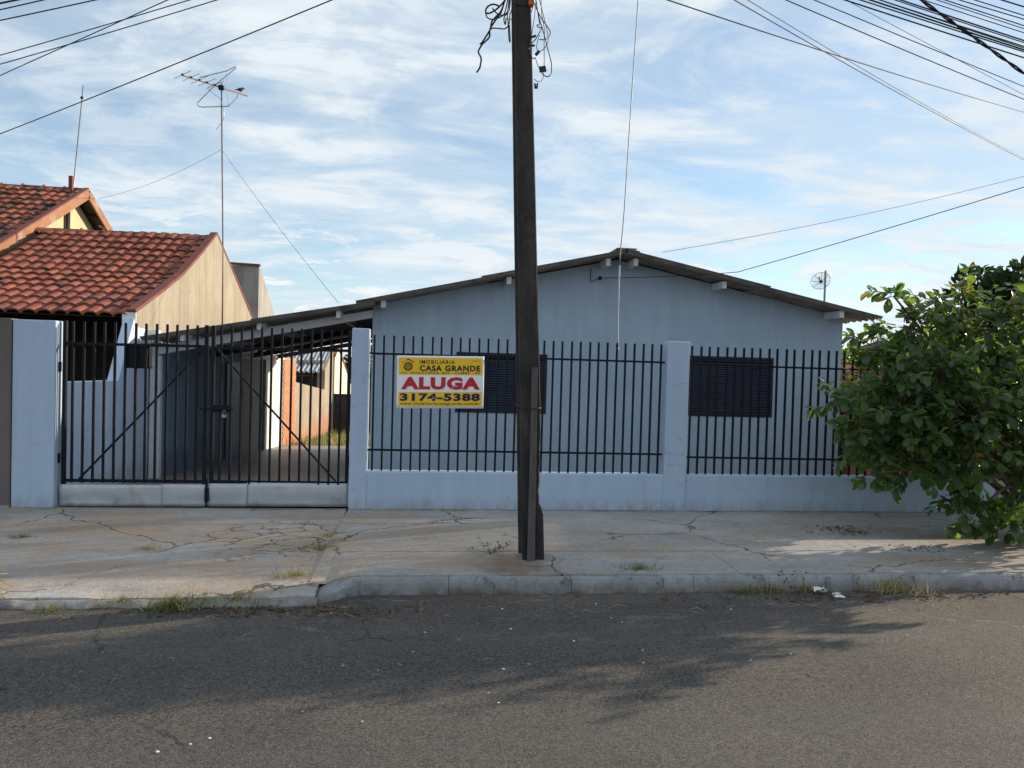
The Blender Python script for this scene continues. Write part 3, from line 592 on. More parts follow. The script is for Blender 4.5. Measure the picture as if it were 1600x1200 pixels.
def sign_text(name, body, u0, u1, v0, v1, m, off, spacing=1.12):
    me = text_mesh(body, u0, u1, v1, v0, m, off, spacing)
    bm = bmesh.new(); bm.from_mesh(me); bmesh.ops.subdivide_edges(bm, edges=[e for e in bm.edges if e.calc_length() > .03], cuts=2); bm.to_mesh(me); bm.free()
    for v in me.vertices: v.co = sgn(v.co.x, v.co.y, .006)-WL[SG]
    return link(name, me, SG, WL[SG])
sign_text('lettering', 'IMOBILIÁRIA', .258, .66, .062, .155, M['ink'], .014, 1.2)
sign_text('lettering', 'CASA GRANDE', .258, .955, .178, .292, M['ink'], .040, 1.15)
sign_text('lettering', 'AV. INGLATERRA, 859 - CAMBÉ - PR', .045, .955, .295, .352, M['ink'], .006)
sign_text('lettering', 'ALUGA', .050, .955, .402, .642, M['red'], .055)
sign_text('lettering', '3174-5388', .040, .958, .712, .862, M['navy'], .048)
sign_text('lettering', 'www.imobiliariacasagrande.com.br', .040, .955, .880, .950, M['ink'], .006, 1.1)
sign_patch('small_print', .855, .955, .088, .094, .006, M['ink'], SG)
def sign_poly(name, outlines, m):
    b = MB()
    for ol in outlines: b.add([sgn(u, v, .006) for u, v in ol], [tuple(range(len(ol)))])
    return b.build(name, m, SG)
asp = SW_/SH
def arc(cu, cv, rx, ry, w, a0=0, a1=360, n=28):
    qs = []
    for i in range(n):
        p, q = R(a0+(a1-a0)*i/n), R(a0+(a1-a0)*(i+1)/n)
        qs.append([(cu+rx*math.cos(p), cv+ry*math.sin(p)), (cu+rx*math.cos(q), cv+ry*math.sin(q)), (cu+(rx-w)*math.cos(q), cv+(ry-w*asp)*math.sin(q)), (cu+(rx-w)*math.cos(p), cv+(ry-w*asp)*math.sin(p))])
    return qs
cu_, cv_, r_ = .128, .205, .050
gl = arc(cu_, cv_, r_, r_*asp, .011)+arc(cu_, cv_, .027, r_*asp, .006)+[[(cu_-.003, cv_-r_*asp), (cu_+.003, cv_-r_*asp), (cu_+.003, cv_+r_*asp), (cu_-.003, cv_+r_*asp)]]
for dv, hw in ((-.035, .042), (0, .049), (.035, .042)): gl.append([(cu_-hw, cv_+dv-.005), (cu_+hw, cv_+dv-.005), (cu_+hw, cv_+dv+.005), (cu_-hw, cv_+dv+.005)])
sign_poly('globe_emblem', gl, M['ink'])
sign_poly('roof_emblem', [[(.050, .128), (.128, .055), (.128, .080), (.072, .130)], [(.128, .055), (.206, .128), (.184, .130), (.128, .080)]], M['sred'])
for u in (.09, .42, .90):
    p = sgn(u, .02); MB().tube([p+Vector((0, -.006, .0)), p+Vector((.002, .02, .02)), p+Vector((0, .03, .01)), p+Vector((0, -.006, -.01))], .0018, 5).build('tie', M['wht'], SG)

# ------------------------------------------------------------------ house
FY = 11.9; HB = 21.6
H = thing('house', (3.1, 16.5, -.3), 'pale blue single-storey house with low gable roof and dark shuttered windows', 'house')
RX, RZ = 3.08, 3.375                                      # ridge
SLR, SLL, SLC = .201, .2265, .187
def roof_z(x):
    if x >= RX: return RZ-(x-RX)*SLR
    if x >= -.88: return RZ-(RX-x)*SLL
    return 2.452-(-.80-x)*SLC
def under(x): return roof_z(x)-.075
xs = [-.67, .622, 2.012, RX, 4.317, 5.718, 6.895]; wins = [(.622, 2.012, .865, 1.768), (4.317, 5.718, .885, 1.822)]
def facade():
    b = MB(); y0, y1 = FY, FY+.16
    for y in (y0, y1):
        for i in range(len(xs)-1):
            a, c = xs[i], xs[i+1]; w = [q for q in wins if abs(q[0]-a) < 1e-3]
            zs = [-.9]+([w[0][2], w[0][3]] if w else [])
            if w:
                b.add([(a, y, -.9), (c, y, -.9), (c, y, w[0][2]), (a, y, w[0][2])], [(0, 1, 2, 3)])
                b.add([(a, y, w[0][3]), (c, y, w[0][3]), (c, y, under(c)), (a, y, under(a))], [(0, 1, 2, 3)])
            else: b.add([(a, y, -.9), (c, y, -.9), (c, y, under(c)), (a, y, under(a))], [(0, 1, 2, 3)])
    for (a, c, z0, z1) in wins:
        for p, q in (((a, z0), (c, z0)), ((c, z0), (c, z1)), ((c, z1), (a, z1)), ((a, z1), (a, z0))):
            b.add([(p[0], y0, p[1]), (q[0], y0, q[1]), (q[0], y1, q[1]), (p[0], y1, p[1])], [(0, 1, 2, 3)])
    for x in (xs[0], xs[-1]): b.add([(x, y0, -.9), (x, y1, -.9), (x, y1, under(x)), (x, y0, under(x))], [(0, 1, 2, 3)])
    return b.build('front_wall', M['facade'], H)
facade()
box('side_wall', M['facade'], -.668, -.52, FY+.162, HB, -1.2, under(-.67)-.01, H); box('side_wall', M['facade'], 6.745, 6.893, FY+.162, HB, -1.2, under(6.9)-.01, H)
MB().prism([(-.668, HB, -1.2), (6.893, HB, -1.2), (6.893, HB, under(6.9)), (RX, HB, under(RX)), (-.668, HB, under(-.67))], [(-.668, HB+.15, -1.2), (6.893, HB+.15, -1.2), (6.893, HB+.15, under(6.9)), (RX, HB+.15, under(RX)), (-.668, HB+.15, under(-.67))]).build('back_wall', M['facade'], H)
box('ceiling', M['white'], -.5, 6.73, FY+.18, HB-.02, 2.2, 2.24, H)
slat_me = {}
for (a, c, z0, z1) in wins:
    wn = MB(); fw = .030
    wn.box(a-.012, c+.012, FY-.014, FY+.05, z1-fw, z1+.012); wn.box(a-.012, c+.012, FY-.014, FY+.05, z0-.012, z0+fw)
    wn.box(a-.012, a+fw, FY-.014, FY+.05, z0+fw, z1-fw); wn.box(c-fw, c+.012, FY-.014, FY+.05, z0+fw, z1-fw)
    w = wn.build('window', M['shutter'], H, .003)
    box('backing', M['unlit_black'], a+.02, c-.02, FY+.085, FY+.095, z0+.02, z1-.02, w)
    npan = 3; pw = (c-a-2*fw)/npan
    for k in range(npan):
        xa = a+fw+k*pw; dy = .012*(k % 2 if k else 1)
        st = MB(); st.box(xa+.001, xa+.022, FY+.004+dy, FY+.034+dy, z0+fw+.001, z1-fw-.001); st.box(xa+pw-.022, xa+pw-.001, FY+.004+dy, FY+.034+dy, z0+fw+.001, z1-fw-.001)
        st.box(xa+.023, xa+pw-.023, FY+.004+dy, FY+.034+dy, z0+fw+.001, z0+fw+.04); st.box(xa+.023, xa+pw-.023, FY+.004+dy, FY+.034+dy, z1-fw-.04, z1-fw-.001)
        st.build('sash', M['shutter'], w)
        key = round(pw, 3)
        if key not in slat_me: slat_me[key] = MB().box(-(pw-.046)/2, (pw-.046)/2, -.017, .017, -.003, .003).mesh('slat', M['slatpaint'])
        zz = z0+fw+.06
        while zz < z1-fw-.05:
            link('slat', slat_me[key], w, (xa+pw/2, FY+.019+dy, zz), (R(40), 0, 0)); zz += .037
# corrugated roof sheets
def sheet_mesh(length, slope, waves=6, pitch=.177, amp=.024, th=.007):
    b = MB(); n = waves*8; vs = []; fs = []; c = math.cos(math.atan(slope)); s_ = math.sin(math.atan(slope))
    for (u, dz) in ((0, 0), (length, 0)):
        for k in range(n+1):
            y = pitch*waves*k/n; z = amp*math.cos(2*math.pi*k/8)
            for t in (0, -th): vs.append((u*c-(z+t)*(-s_)*0, y, -u*s_+z+t))
    m = 2*(n+1)
    for k in range(n):
        a = 2*k; fs += [(a, a+2, m+a+2, m+a), (a+1, m+a+1, m+a+3, a+3), (a, a+1, a+3, a+2), (m+a, m+a+2, m+a+3, m+a+1)]
    fs += [(0, m, m+1, 1), (m-2, m-1, 2*m-1, 2*m-2)]
    me = b.add(vs, fs).mesh('roof_sheet', M['sheet'], False); return me
RF = MB().beam((RX, 11.285, RZ+.012), (RX, 22.25, RZ+.012), .30, .012).build('roof', M['sheet'], H)
def row(me, x_start, z_start, y0, y1, mirror, drop=0.0):
    y = y0; i = 0
    while y < y1-.3:
        link('roof_sheet', me, RF, (x_start, y, z_start-.012*(i % 2)-drop), None, (-1, 1, 1) if mirror else None); y += 1.062-.10; i += 1
sr1 = sheet_mesh(2.30, SLR); sr2 = sheet_mesh(2.05, SLR); sl1 = sheet_mesh(2.20, SLL); sl2 = sheet_mesh(1.98, SLL); sc1 = sheet_mesh(1.75, SLC); sc2 = sheet_mesh(1.66, SLC)
row(sr1, RX+.02, RZ-.026, 11.29, 22.2, False); row(sr2, RX+2.13, RZ-.026-2.13*SLR-.016, 11.30, 22.2, False)
row(sl1, RX-.02, RZ-.026, 11.29, 22.2, True); row(sl2, RX-2.03, RZ-.026-2.03*SLL-.016, 11.30, 22.2, True)
row(sc1, -.62, 2.44-.026+.03, 11.33, 22.2, True); row(sc2, -2.20, 2.44-.026-1.58*SLC+.012, 11.34, 22.2, True)
# ridge cap
b = MB(); vs = []; fs = []
for i in range(2):
    y = (11.28, 22.26)[i]
    for (dx, dz) in ((-.20, -.042), (-.06, -.004), (0, .008), (.06, -.004), (.20, -.036)): vs.append((RX+dx, y, RZ+.012+dz))
fs = [(k, k+1, k+6, k+5) for k in range(4)]
o = b.add(vs, fs).build('ridge_cap', M['sheet'], RF); o.modifiers.new('t', 'SOLIDIFY').thickness = .01
def purlin(x, y0, y1, w=.06, h=.11, parent=H):
    z = roof_z(x)-.045-h/2-.024
    return box('purlin', M['white'], x-w/2, x+w/2, y0, y1, z-h/2, z+h/2, parent, .004)
for x, y0 in ((-.50, 11.46), (1.34, 11.46), (2.84, 11.46), (3.27, 11.46), (4.68, 11.46), (6.60, 11.42)): purlin(x, y0, FY-.002, .07 if x < 6 else .075)
for x in (-1.14, -2.25, -3.30): purlin(x, 11.47, 22.1)
# carport
b = MB(); xa, xb = -3.88, -.672
b.prism([(xa, FY-.03, roof_z(xa)-.30), (xb, FY-.03, roof_z(xb)-.27), (xb, FY-.03, roof_z(xb)-.155), (xa, FY-.03, roof_z(xa)-.165)], [(xa, FY+.09, roof_z(xa)-.30), (xb, FY+.09, roof_z(xb)-.27), (xb, FY+.09, roof_z(xb)-.155), (xa, FY+.09, roof_z(xa)-.165)]).build('carport_beam', M['white'], H, .005)
box('beam_end', M['white'], -4.04, -3.70, FY-.16, FY-.04, 1.80, 1.955, H, .006)
box('carport_post', M['white'], -3.86, -3.71, FY-.02, FY+.08, -.4, roof_z(-3.8)-.30, H, .006)
for y in (15.2, 18.6, 21.9):
    MB().beam((-3.83, y, roof_z(-3.83)-.25), (-.67, y, roof_z(-.67)-.25), .06, .11).build('carport_rafter', M['darkwood'], H)
CW = box('carport_wall', M['carblue'], -3.895, -3.845, FY+.10, 17.75, -1.0, roof_z(-3.85)-.10, H)
box('carport_wall', M['greyrender'], -3.896, -3.80, 17.76, 19.55, -1.2, 1.56, H); box('carport_wall', M['white'], -3.896, -3.79, 20.35, 22.9, -1.3, 1.55, H)
box('lintel', M['white'], -3.897, -3.76, 17.70, 22.95, 1.561, 1.68, H)
box('door', M['bluedoor'], -3.843, -3.81, 16.35, 17.55, -.52, 1.50, H, .004); box('doorway_shade_panel', M['unlit_black'], -3.897, -3.84, 19.56, 20.34, -1.2, 1.555, H)  # the black box is a solid panel coloured as the open doorway's darkness
# bracket on the gable for the service wire
ib = MB(); ib.tube([(2.80, FY-.005, 2.99), (2.80, FY-.09, 2.99)], .012, 8); ib.ball((2.80, FY-.10, 2.99), .032, 10, 7, (1, .8, 1)); ib.build('insulator', M['iron'], H, smooth=True)
MB().tube([(2.79, FY-.09, 2.99), (2.72, FY-.06, 2.95), (2.66, FY-.03, 2.94), (2.665, FY-.03, 3.05), (2.66, FY-.03, 3.14)], .006, 6).build('wire_tail', M['cable'], H)

# ------------------------------------------------------------------ boundary wall left, neighbour's annex with gable
BW = thing('boundary_wall', (-3.95, 9.7, 0), 'white painted side wall inside the gate, rising towards the carport', 'wall')
pts = [(8.665, -.6), (8.665, 1.27), (10.75, 1.25), (11.30, 2.10), (11.36, 1.98), (11.98, 1.96), (11.98, -.8)]
MB().prism([(-4.03, y, z) for y, z in pts], [(-3.885, y, z) for y, z in pts]).build('wall_panel', M['sidewall'], BW, .008)
AN = thing('tiled_annex', (-5.6, 14.5, 0), 'low neighbouring annex with red clay tile roof and beige gable wall', 'house')
EY, EZ, PY, PZ = 11.40, 2.18, 15.70, 3.96
GP = [(11.40, 2.18), (12.50, 2.55), (13.55, 2.93), (14.70, 3.46), (15.70, 3.96)]
gpts = [(EY, -1)]+GP+[(20.2, 2.05), (20.2, -1)]
MB().prism([(-4.00, *p) for p in gpts], [(-3.90, *p) for p in gpts]).build('gable_wall', M['beige'], AN)
b = MB()
cap = [(11.37, 2.20)]+[(p[0], p[1]+.03) for p in GP[1:]]+[(20.3, 2.08)]
for p, q in zip(cap, cap[1:]): b.beam((-3.955, *p), (-3.955, *q), .12, .05)
b.build('rake_cap', M['redcap'], AN)
box('gable_end', M['white'], -4.075, -3.895, EY-.03, EY-.004, 1.9, EZ+.0, AN)
box('back_wall', M['dark'], -12, -4.07, 15.0, 15.15, -1, 3.4, AN); box('garage_door', M['darkwood'], -6.6, -4.5, 14.93, 14.995, -.3, 1.9, AN)  # dark colours here stand in for the garage's unlit interior
box('post', M['darkwood'], -6.9, -6.75, 11.75, 11.9, -.6, 2.25, AN); MB().beam((-12, 11.8, 2.16), (-4.08, 11.8, 2.22), .08, .14).build('eave_beam', M['darkwood'], AN)
TW, TE, TLn = .200, .335, .40
def tile_mesh(name, m):
    prof = [(-.102, .000), (-.088, .002), (-.074, .020), (-.050, .041), (-.015, .050), (.025, .050), (.060, .042), (.085, .024), (.099, .004), (.106, .000)]
    b = MB(); vs = []; fs = []; k = len(prof)
    for (v, lift) in ((0, .036), (TLn, .0)):
        for (x, z) in prof: vs.append((x, v, z+lift))
    for (x, z) in prof: vs.append((x, .002, z+.036-.026))
    for i in range(k-1): fs += [(i, i+1, k+i+1, k+i), (2*k+i, 2*k+i+1, i+1, i)]
    me = b.add(vs, fs).mesh(name, m, False); return me
def lay_tiles(root, m, x0, x1, prof, limit_x=None):
    """rows of tiles laid up the slope given as (y, z) points"""
    me = tile_mesh('tile', m); extra = MB(); nc = int((x1-x0)/TW); seg = []; d0 = 0
    for p, q in zip(prof, prof[1:]):
        l = math.hypot(q[0]-p[0], q[1]-p[1]); seg.append((d0, l, p, q)); d0 += l
    for r in range(int((d0+.12)/TE)):
        t = r*TE-.06; sg = [k for k in seg if k[0] <= max(t, 0)][-1]; f = (t-sg[0])/sg[1]; (ya, za), (yb, zb) = sg[2], sg[3]; sl = math.atan2(zb-za, yb-ya)
        for c in range(nc):
            x = x1-TW*(c+.5)
            rot = (sl+R(random.uniform(-.6, .6)), R(random.uniform(-1.2, 1.2)), R(random.uniform(-1.3, 1.3)))
            loc = (x+random.uniform(-.004, .004), ya+(yb-ya)*f+random.uniform(-.012, .012), za+(zb-za)*f+.012+random.uniform(0, .006)+.02*noise.noise(Vector((x*.7, t*.6, 0))))
            if limit_x is None or x > limit_x: link('tile', me, root, loc, rot)
            else:
                mt = Matrix.Translation(loc) @ Matrix.Rotation(rot[0], 4, 'X')
                extra.add([mt @ v.co for v in me.vertices], [tuple(p.vertices) for p in me.polygons])
    if extra.v: tag(extra.build('roof_tiles', m, root), kind='stuff')
def roof_slab(name, root, x0, x1, ey, ez, py, pz, m='darkwood', dz=0.0):
    d = Vector((0, py-ey, pz-ez)).normalized(); n_ = Vector((0, -d.z, d.y))*.02
    MB().prism([(x0, ey, ez+dz), (x1, ey, ez+dz), (x1, py, pz+dz), (x0, py, pz+dz)], [Vector((x0, ey, ez+dz))-n_, Vector((x1, ey, ez+dz))-n_, Vector((x1, py, pz+dz))-n_, Vector((x0, py, pz+dz))-n_]).build(name, M[m], root)
LEY, LEZ = 11.45, 2.13
TP = [(11.45, 2.11)]+[(p[0], p[1]-.045-.018*i) for i, p in enumerate(GP[1:])]
for p, q in zip(TP, TP[1:]): roof_slab('roof_deck', AN, -7.18, -4.07, p[0]+(.1 if p is TP[0] else 0), p[1]+(.03 if p is TP[0] else 0), q[0], q[1], dz=-.005)
roof_slab('roof_deck', AN, -7.18, -4.11, 20.3, 2.0, PY, PZ-.03)
lay_tiles(AN, M['tile'], -7.19, -4.005, TP)
def ridge_tiles(root, x0, x1, y, z, m, n):
    w = (x1-x0)/n; b = MB(); vs = []; fs = []
    for i in range(2):
        for k in range(8):
            a = math.pi*k/7; rr = .125 if i == 0 else .11; vs.append(((-w/2-.02, w/2)[i], -rr*math.cos(a)*1.2, rr*math.sin(a)*.8))
    fs = [(k, k+1, k+9, k+8) for k in range(7)]
    me = b.add(vs, fs).mesh('ridge_tile', m, True)
    bump = MB().ball((0, 0, 0), .05, 8, 5, (.7, 1.1, .8)).mesh('mortar_joint', M['mortar'], True)
    for i in range(n):
        x = x0+w*(i+.5)
        link('ridge_tile', me, root, (x, y, z+random.uniform(-.006, .006)), (0, R(random.uniform(-1.5, 1.5)), 0)); link('mortar_joint', bump, root, (x-w/2, y, z+.09+random.uniform(-.015, .01)))
ridge_tiles(AN, -7.18, -4.02, PY+.03, PZ-.115, M['oldtile'], 8)

UP = thing('neighbour_house', (-9.5, 17, 0), 'taller neighbouring house with mossy tile roof, orange barge boards and yellow gable', 'house')
UX, UPY, UPZ, UEY, USL = -7.2, 18.0, 5.10, 12.6, .493
UEZ = UPZ-(UPY-UEY)*USL
roof_slab('roof_deck', UP, -15, UX-.02, UEY, UEZ, UPY, UPZ-.01); roof_slab('roof_deck', UP, -15, UX-.02, 23.4, UPZ-5.4*USL, UPY, UPZ-.02)
lay_tiles(UP, M['oldtile'], -14.9, UX-.03, [(UEY, UEZ+.01), (UPY, UPZ+.01)], -9.6)
ridge_tiles(UP, -14.9, UX-.05, UPY+.02, UPZ-.005, M['oldtile'], 18)
for (p, q) in (((UEY-.05, UEZ-.02), (UPY, UPZ-.035)), ((UPY, UPZ-.035), (23.4, UPZ-5.4*USL-.03))):
    MB().beam((UX+.015, *p), (UX+.015, *q), .035, .20).build('barge_board', M['board'], UP, .004)
MB().beam((UX-.02, UEY-.06, UEZ+.10), (UX-.02, UPY, UPZ+.085), .10, .03).build('rake_cap', M['redcap'], UP)
gx = UX-.30
MB().prism([(gx, UEY+.5, -1), (gx, UEY+.5, UEZ+.2), (gx, UPY, UPZ-.09), (gx, 23.0, UPZ-5.0*USL-.09), (gx, 23.0, -1)], [(gx-.15, UEY+.5, -1), (gx-.15, UEY+.5, UEZ+.2), (gx-.15, UPY, UPZ-.09), (gx-.15, 23.0, UPZ-5.0*USL-.09), (gx-.15, 23.0, -1)]).build('gable_wall', M['yellow'], UP)
box('front_wall', M['yellow'], -15, gx-.16, UEY+.5, UEY+.65, -1, UEZ+.18, UP)
for y in (18.7, 19.4, 20.1, 20.8):
    z = UPZ-(y-UPY)*USL-.06; MB().beam((gx, y, z-.01), (UX, y, z-.01), .05, .05).build('batten', M['darkwood'], UP)
    box('soffit_tile', M['white'], gx+.20, UX-.06, y+.15, y+.48, z-.19, z-.17, UP).rotation_euler = (0, 0, 0)
MB().tube([(gx+.06, 17.62, 4.62), (gx+.06, 17.62, 3.95), (gx+.02, 17.62, 3.92)], .045, 8).build('vent_pipe', M['pole'], UP, smooth=True)
box('roof_post', M['redcap'], -7.52, -7.44, 17.80, 17.88, UPZ-.3, UPZ+.30, UP, .006)
NW = thing('neighbour_front_wall', (-5.6, 8.5, 0), 'dark taupe street wall of the neighbouring house at the left edge', 'wall')
box('wall_panel', M['taupe'], -9.5, -4.088, 8.44, 8.60, -.4, 1.93, NW, .01); box('base_course', M['kerb'], -9.5, -4.088, 8.425, 8.439, -.4, .02, NW)
GW = thing('grey_wall_stub', (-4.2, 20.8, 0), 'tall weathered grey wall end behind the beige gable', 'wall')
prof = [(19.77, -1), (19.77, 3.86), (20.4, 3.62), (21.9, 2.84), (22.3, 2.5), (22.3, -1)]
MB().prism([(-4.56, y, z) for y, z in prof], [(-3.90, y, z) for y, z in prof]).build('wall_block', M['greyrender'], GW, .01)
MB().beam((-4.6, 19.8, 3.90), (-3.88, 19.8, 3.88), .16, .05).build('coping', M['redcap'], GW)

# ------------------------------------------------------------------ back yard seen through the carport
BB = thing('brick_pier', (-3.8, 23.7, -1), 'sunlit orange brick pier at the far end of the carport', 'pier')
box('core', M['brickjoint'], -4.0, -3.805, 23.05, 25.35, -1.5, 1.62, BB)
bm_ = MB().box(-.012, .012, -.155, .155, -.033, .033).mesh('brick', M['brick'])
for r in range(36):
    for k in range(7):
        link('brick', bm_, BB, (-3.80, 23.21+.326*k+(.13 if r % 2 else 0)*(k < 6), -1.4+.084*r))
YW = thing('yard_wall', (-3.9, 29, -1.4), 'grey stained concrete wall along the sunny back yard', 'wall')
prof = [(25.37, -2), (25.37, .87), (33.9, .31), (33.9, -2.6)]
MB().prism([(-4.05, y, z) for y, z in prof], [(-3.85, y, z) for y, z in prof]).build('wall_panel', M['yardwall'], YW)
SHD = thing('back_shed', (-5.4, 31, -1.5), 'small shed with striped corrugated roof behind the yard wall', 'shed')
b = MB(); 
def corr(x0, x1, y0, z0, y1, z1, name, m, parent, n=14):
    vs = []; fs = []; b = MB(); k = n*6
    for i in range(k+1):
        x = x0+(x1-x0)*i/k; a = .05*math.cos(i/6*2*math.pi)
        vs += [(x, y0, z0+a), (x, y1, z1+a)]
    for i in range(k): fs.append((2*i, 2*i+2, 2*i+3, 2*i+1))
    o = b.add(vs, fs).build(name, m, parent); o.modifiers.new('t', 'SOLIDIFY').thickness = .01; return o
corr(-8.0, -4.02, 33.5, 1.05, 35.0, 1.42, 'roof', M['galv'], SHD, 21); corr(-8.0, -3.92, 34.8, 1.52, 37.2, 2.2, 'roof', M['galv'], SHD, 24)
box('wall', M['darkwood'], -8, -4.22, 34.1, 34.25, -2.5, 1.1, SHD); box('window', M['unlit_black'], -5.3, -4.4, 34.04, 34.09, .2, .85, SHD); box('window_frame', M['board'], -5.36, -4.34, 34.06, 34.095, .86, .92, SHD)
prof = [(33.95, -2.8), (33.95, 1.15), (36.9, 2.1), (37.1, 1.9), (37.1, -2.8)]
MB().prism([(-4.2, y, z) for y, z in prof], [(-3.87, y, z) for y, z in prof]).build('end_wall', M['yardwall'], SHD)
CH = thing('cream_house', (-5, 43, -2), 'cream gabled house far behind the carport opening', 'house')
prof = [(38.2, -3.5), (38.2, 1.8), (39.6, 2.15), (48, .12), (48, -3.5)]
MB().prism([(-9, *p) for p in prof], [(-3.9, *p) for p in prof]).build('wall', M['cream'], CH)
for p, q in (((38.0, 1.78), (39.6, 2.22)), ((39.6, 2.22), (48.3, .12))): MB().beam((-6.4, *p), (-6.4, *q), 5.1, .06).build('roof', M['oldtile'], CH)
DW = thing('dark_yard_wall', (-2, 37, -1.7), 'dark low wall closing the back yard', 'wall')
box('wall_panel', M['darkwall'], -3.84, 9, 37.3, 37.5, -2.8, -.05, DW); box('coping', M['darkwall'], -3.84, 9, 37.26, 37.54, -.049, .0, DW)
b = MB()
for i in range(1600):
    x = random.uniform(-3.8, 1.0); y = 23.4+12.8*random.random()**1.6
    blade(b, (x, y, lot_z(y)-.06), random.uniform(.12, .42), random.uniform(.03, .2), random.uniform(.018, .04), random.uniform(0, 6.28), 1 if random.random() < .25 else 0)
tag(b.build('yard_grass', [M['grass'], M['straw']]), 'sunlit weedy grass in the back yard beyond the carport', 'grass', kind='stuff')

# ------------------------------------------------------------------ right boundary: brick wall, neighbour house
RB = thing('brick_side_wall', (7.2, 10.5, 0), 'orange brick side wall behind the fence at the right, partly hidden by the tree', 'wall')
box('core', M['brickjoint'], 7.165, 7.29, 8.66, 14.0, -.6, 1.77, RB)
bm2 = MB().box(-.010, .010, -.099, .099, -.052, .052).mesh('brick', M['brick'])
for r in range(17):
    for k in range(17):
        y = 8.78+.209*k+(.104 if r % 2 else 0)+1.5
        if y < 13.8: link('brick', bm2, RB, (7.160+random.uniform(-.002, .002), y, -.16+.116*r), (R(random.uniform(-.5, .5)), 0, 0))
NH = thing('right_neighbour_house', (11.5, 17, 0), 'low house with grey corrugated roof behind the leafy tree', 'house')
box('wall', M['greyrender'], 11.0, 17, 13.9, 20, -1, 1.85, NH)
corr(10.8, 17.4, 13.6, 1.85, 17.0, 2.38, 'roof', M['sheet'], NH, 46); corr(10.8, 17.4, 20.4, 1.85, 17.0, 2.38, 'roof', M['sheet'], NH, 46)
box('window', M['shutter'], 12, 13.3, 13.86, 13.895, .7, 1.6, NH)
RW = thing('right_street_wall', (9, 8.5, 0), 'dull blue-grey street wall at the right edge beyond the end pillar', 'wall')
box('wall_panel', M['greyrender'], 6.96, 14, 8.50, 8.64, -.4, 1.1, RW, .01)

# ------------------------------------------------------------------ utility pole
PX, PYc = 1.03, 6.50
PL = thing('utility_pole', (PX, PYc, -.07), 'dark old concrete utility pole standing on the pavement edge', 'pole')
def pole():
    zs = [-.5, -.05, .05, .12, .2, .28, .34, .40, .44, .47, .50, .55, .62, .7, .8, .9, 1.0, 1.1, 1.25, 1.6, 2.2, 3, 4, 5, 6.5, 9]
    vs = []; fs = []; n = None; lean = (.80-1.03)/4.69
    for z in zs:
        t = (z+.07)/4.69; w = .186-.050*min(t, 2); d = .30-.06*min(t, 2); cx = PX+lean*(z+.07)
        er = 0
        if .40 <= z <= 1.1: er = .038*(1-(z-.40)/.75)*(1 if z >= .44 else (z-.38)/.06)+.004*math.sin(z*37)
        rgt = w/2-er; l = -w/2; y0 = PYc-.07; y1 = y0+d; f = .055; q = w*.28
        ring = [(l+.008, y0), (rgt-.008, y0), (rgt, y0+.008), (rgt, y0+f), (rgt-q*.6, y0+f+.02), (rgt-q*.6, y1-f-.02), (w/2, y1-f), (w/2, y1), (l, y1), (l, y1-f), (l+q*.6, y1-f-.02), (l+q*.6, y0+f+.02), (l, y0+f), (l, y0+.008)]
        n = len(ring); vs += [(cx+x+.003*noise.noise(Vector((x*20, z*3, 0))), y, z) for x, y in ring]
    for i in range(len(zs)-1):
        for k in range(n): fs.append((i*n+k, i*n+(k+1) % n, (i+1)*n+(k+1) % n, (i+1)*n+k))
    fs.append(tuple((len(zs)-1)*n+k for k in range(n)))
    return MB().add(vs, fs).build('shaft', M['pole'], PL)
pole()
def pole_x(z): return PX+(.80-1.03)/4.69*(z+.07)
for body, z, w in (('0 0', 2.80, .075), ('320', 2.66, .075)):
    me = text_mesh(body, -w/2, w/2, 0, .055, M['pole'], .01)
    for v in me.vertices: v.co = (pole_x(z)+.012+v.co.x-PX, PYc-.0735-PYc, z+v.co.y+.07)
    o = link('cast_number', me, PL, WL[PL]); o.modifiers.new('t', 'SOLIDIFY').thickness = .004
box('orange_tag', M['orange'],   .845, .885, 6.38, 6.44, 4.57, 4.66, PL)
b = MB(); c0 = Vector((pole_x(4.58), PYc+.05, 4.58))
b.tube([(c0.x-.085, 6.423, 4.575), (c0.x+.085, 6.423, 4.578), (c0.x+.085, 6.70, 4.578), (c0.x-.085, 6.70, 4.575), (c0.x-.085, 6.423, 4.575)], .004, 5).build('steel_band', M['cable'], PL)
MB().ball((PX+.02, 6.55, -.068), .22, 24, 8, (1.05, 1.05, .15)).build('mortar_collar', M['pave'], PL, smooth=True)
PK = thing('wooden_plank', (1.0, 6.41, -.06), 'thin grey wooden plank standing against the front of the utility pole', 'plank')
MB().prism([(.970, 6.396, -.07), (1.035, 6.396, -.07), (1.010, 6.402, 1.585), (.962, 6.402, 1.585)], [(.970, 6.425, -.07), (1.035, 6.425, -.07), (1.010, 6.427, 1.585), (.962, 6.427, 1.585)]).build('board', M['plank'], PK, .002)
TWI = MB(); z = 1.235
ring = [(pole_x(z)-.098, 6.43), (.955, 6.392), (1.02, 6.391), (pole_x(z)+.088, 6.425), (pole_x(z)+.094, 6.70), (pole_x(z)-.10, 6.70)]
TWI.tube([(x, y, z+.004*i) for i, (x, y) in enumerate(ring+[ring[0]])], .004, 5); TWI.tube([(pole_x(z)-.098, 6.43, z), (pole_x(z)-.112, 6.415, z+.02), (pole_x(z)-.118, 6.41, z+.035)], .003, 5)
tag(TWI.build('tie_wire', M['cable'], loc=(1.0, 6.43, z)), 'dark wire tying the plank to the utility pole', 'wire')

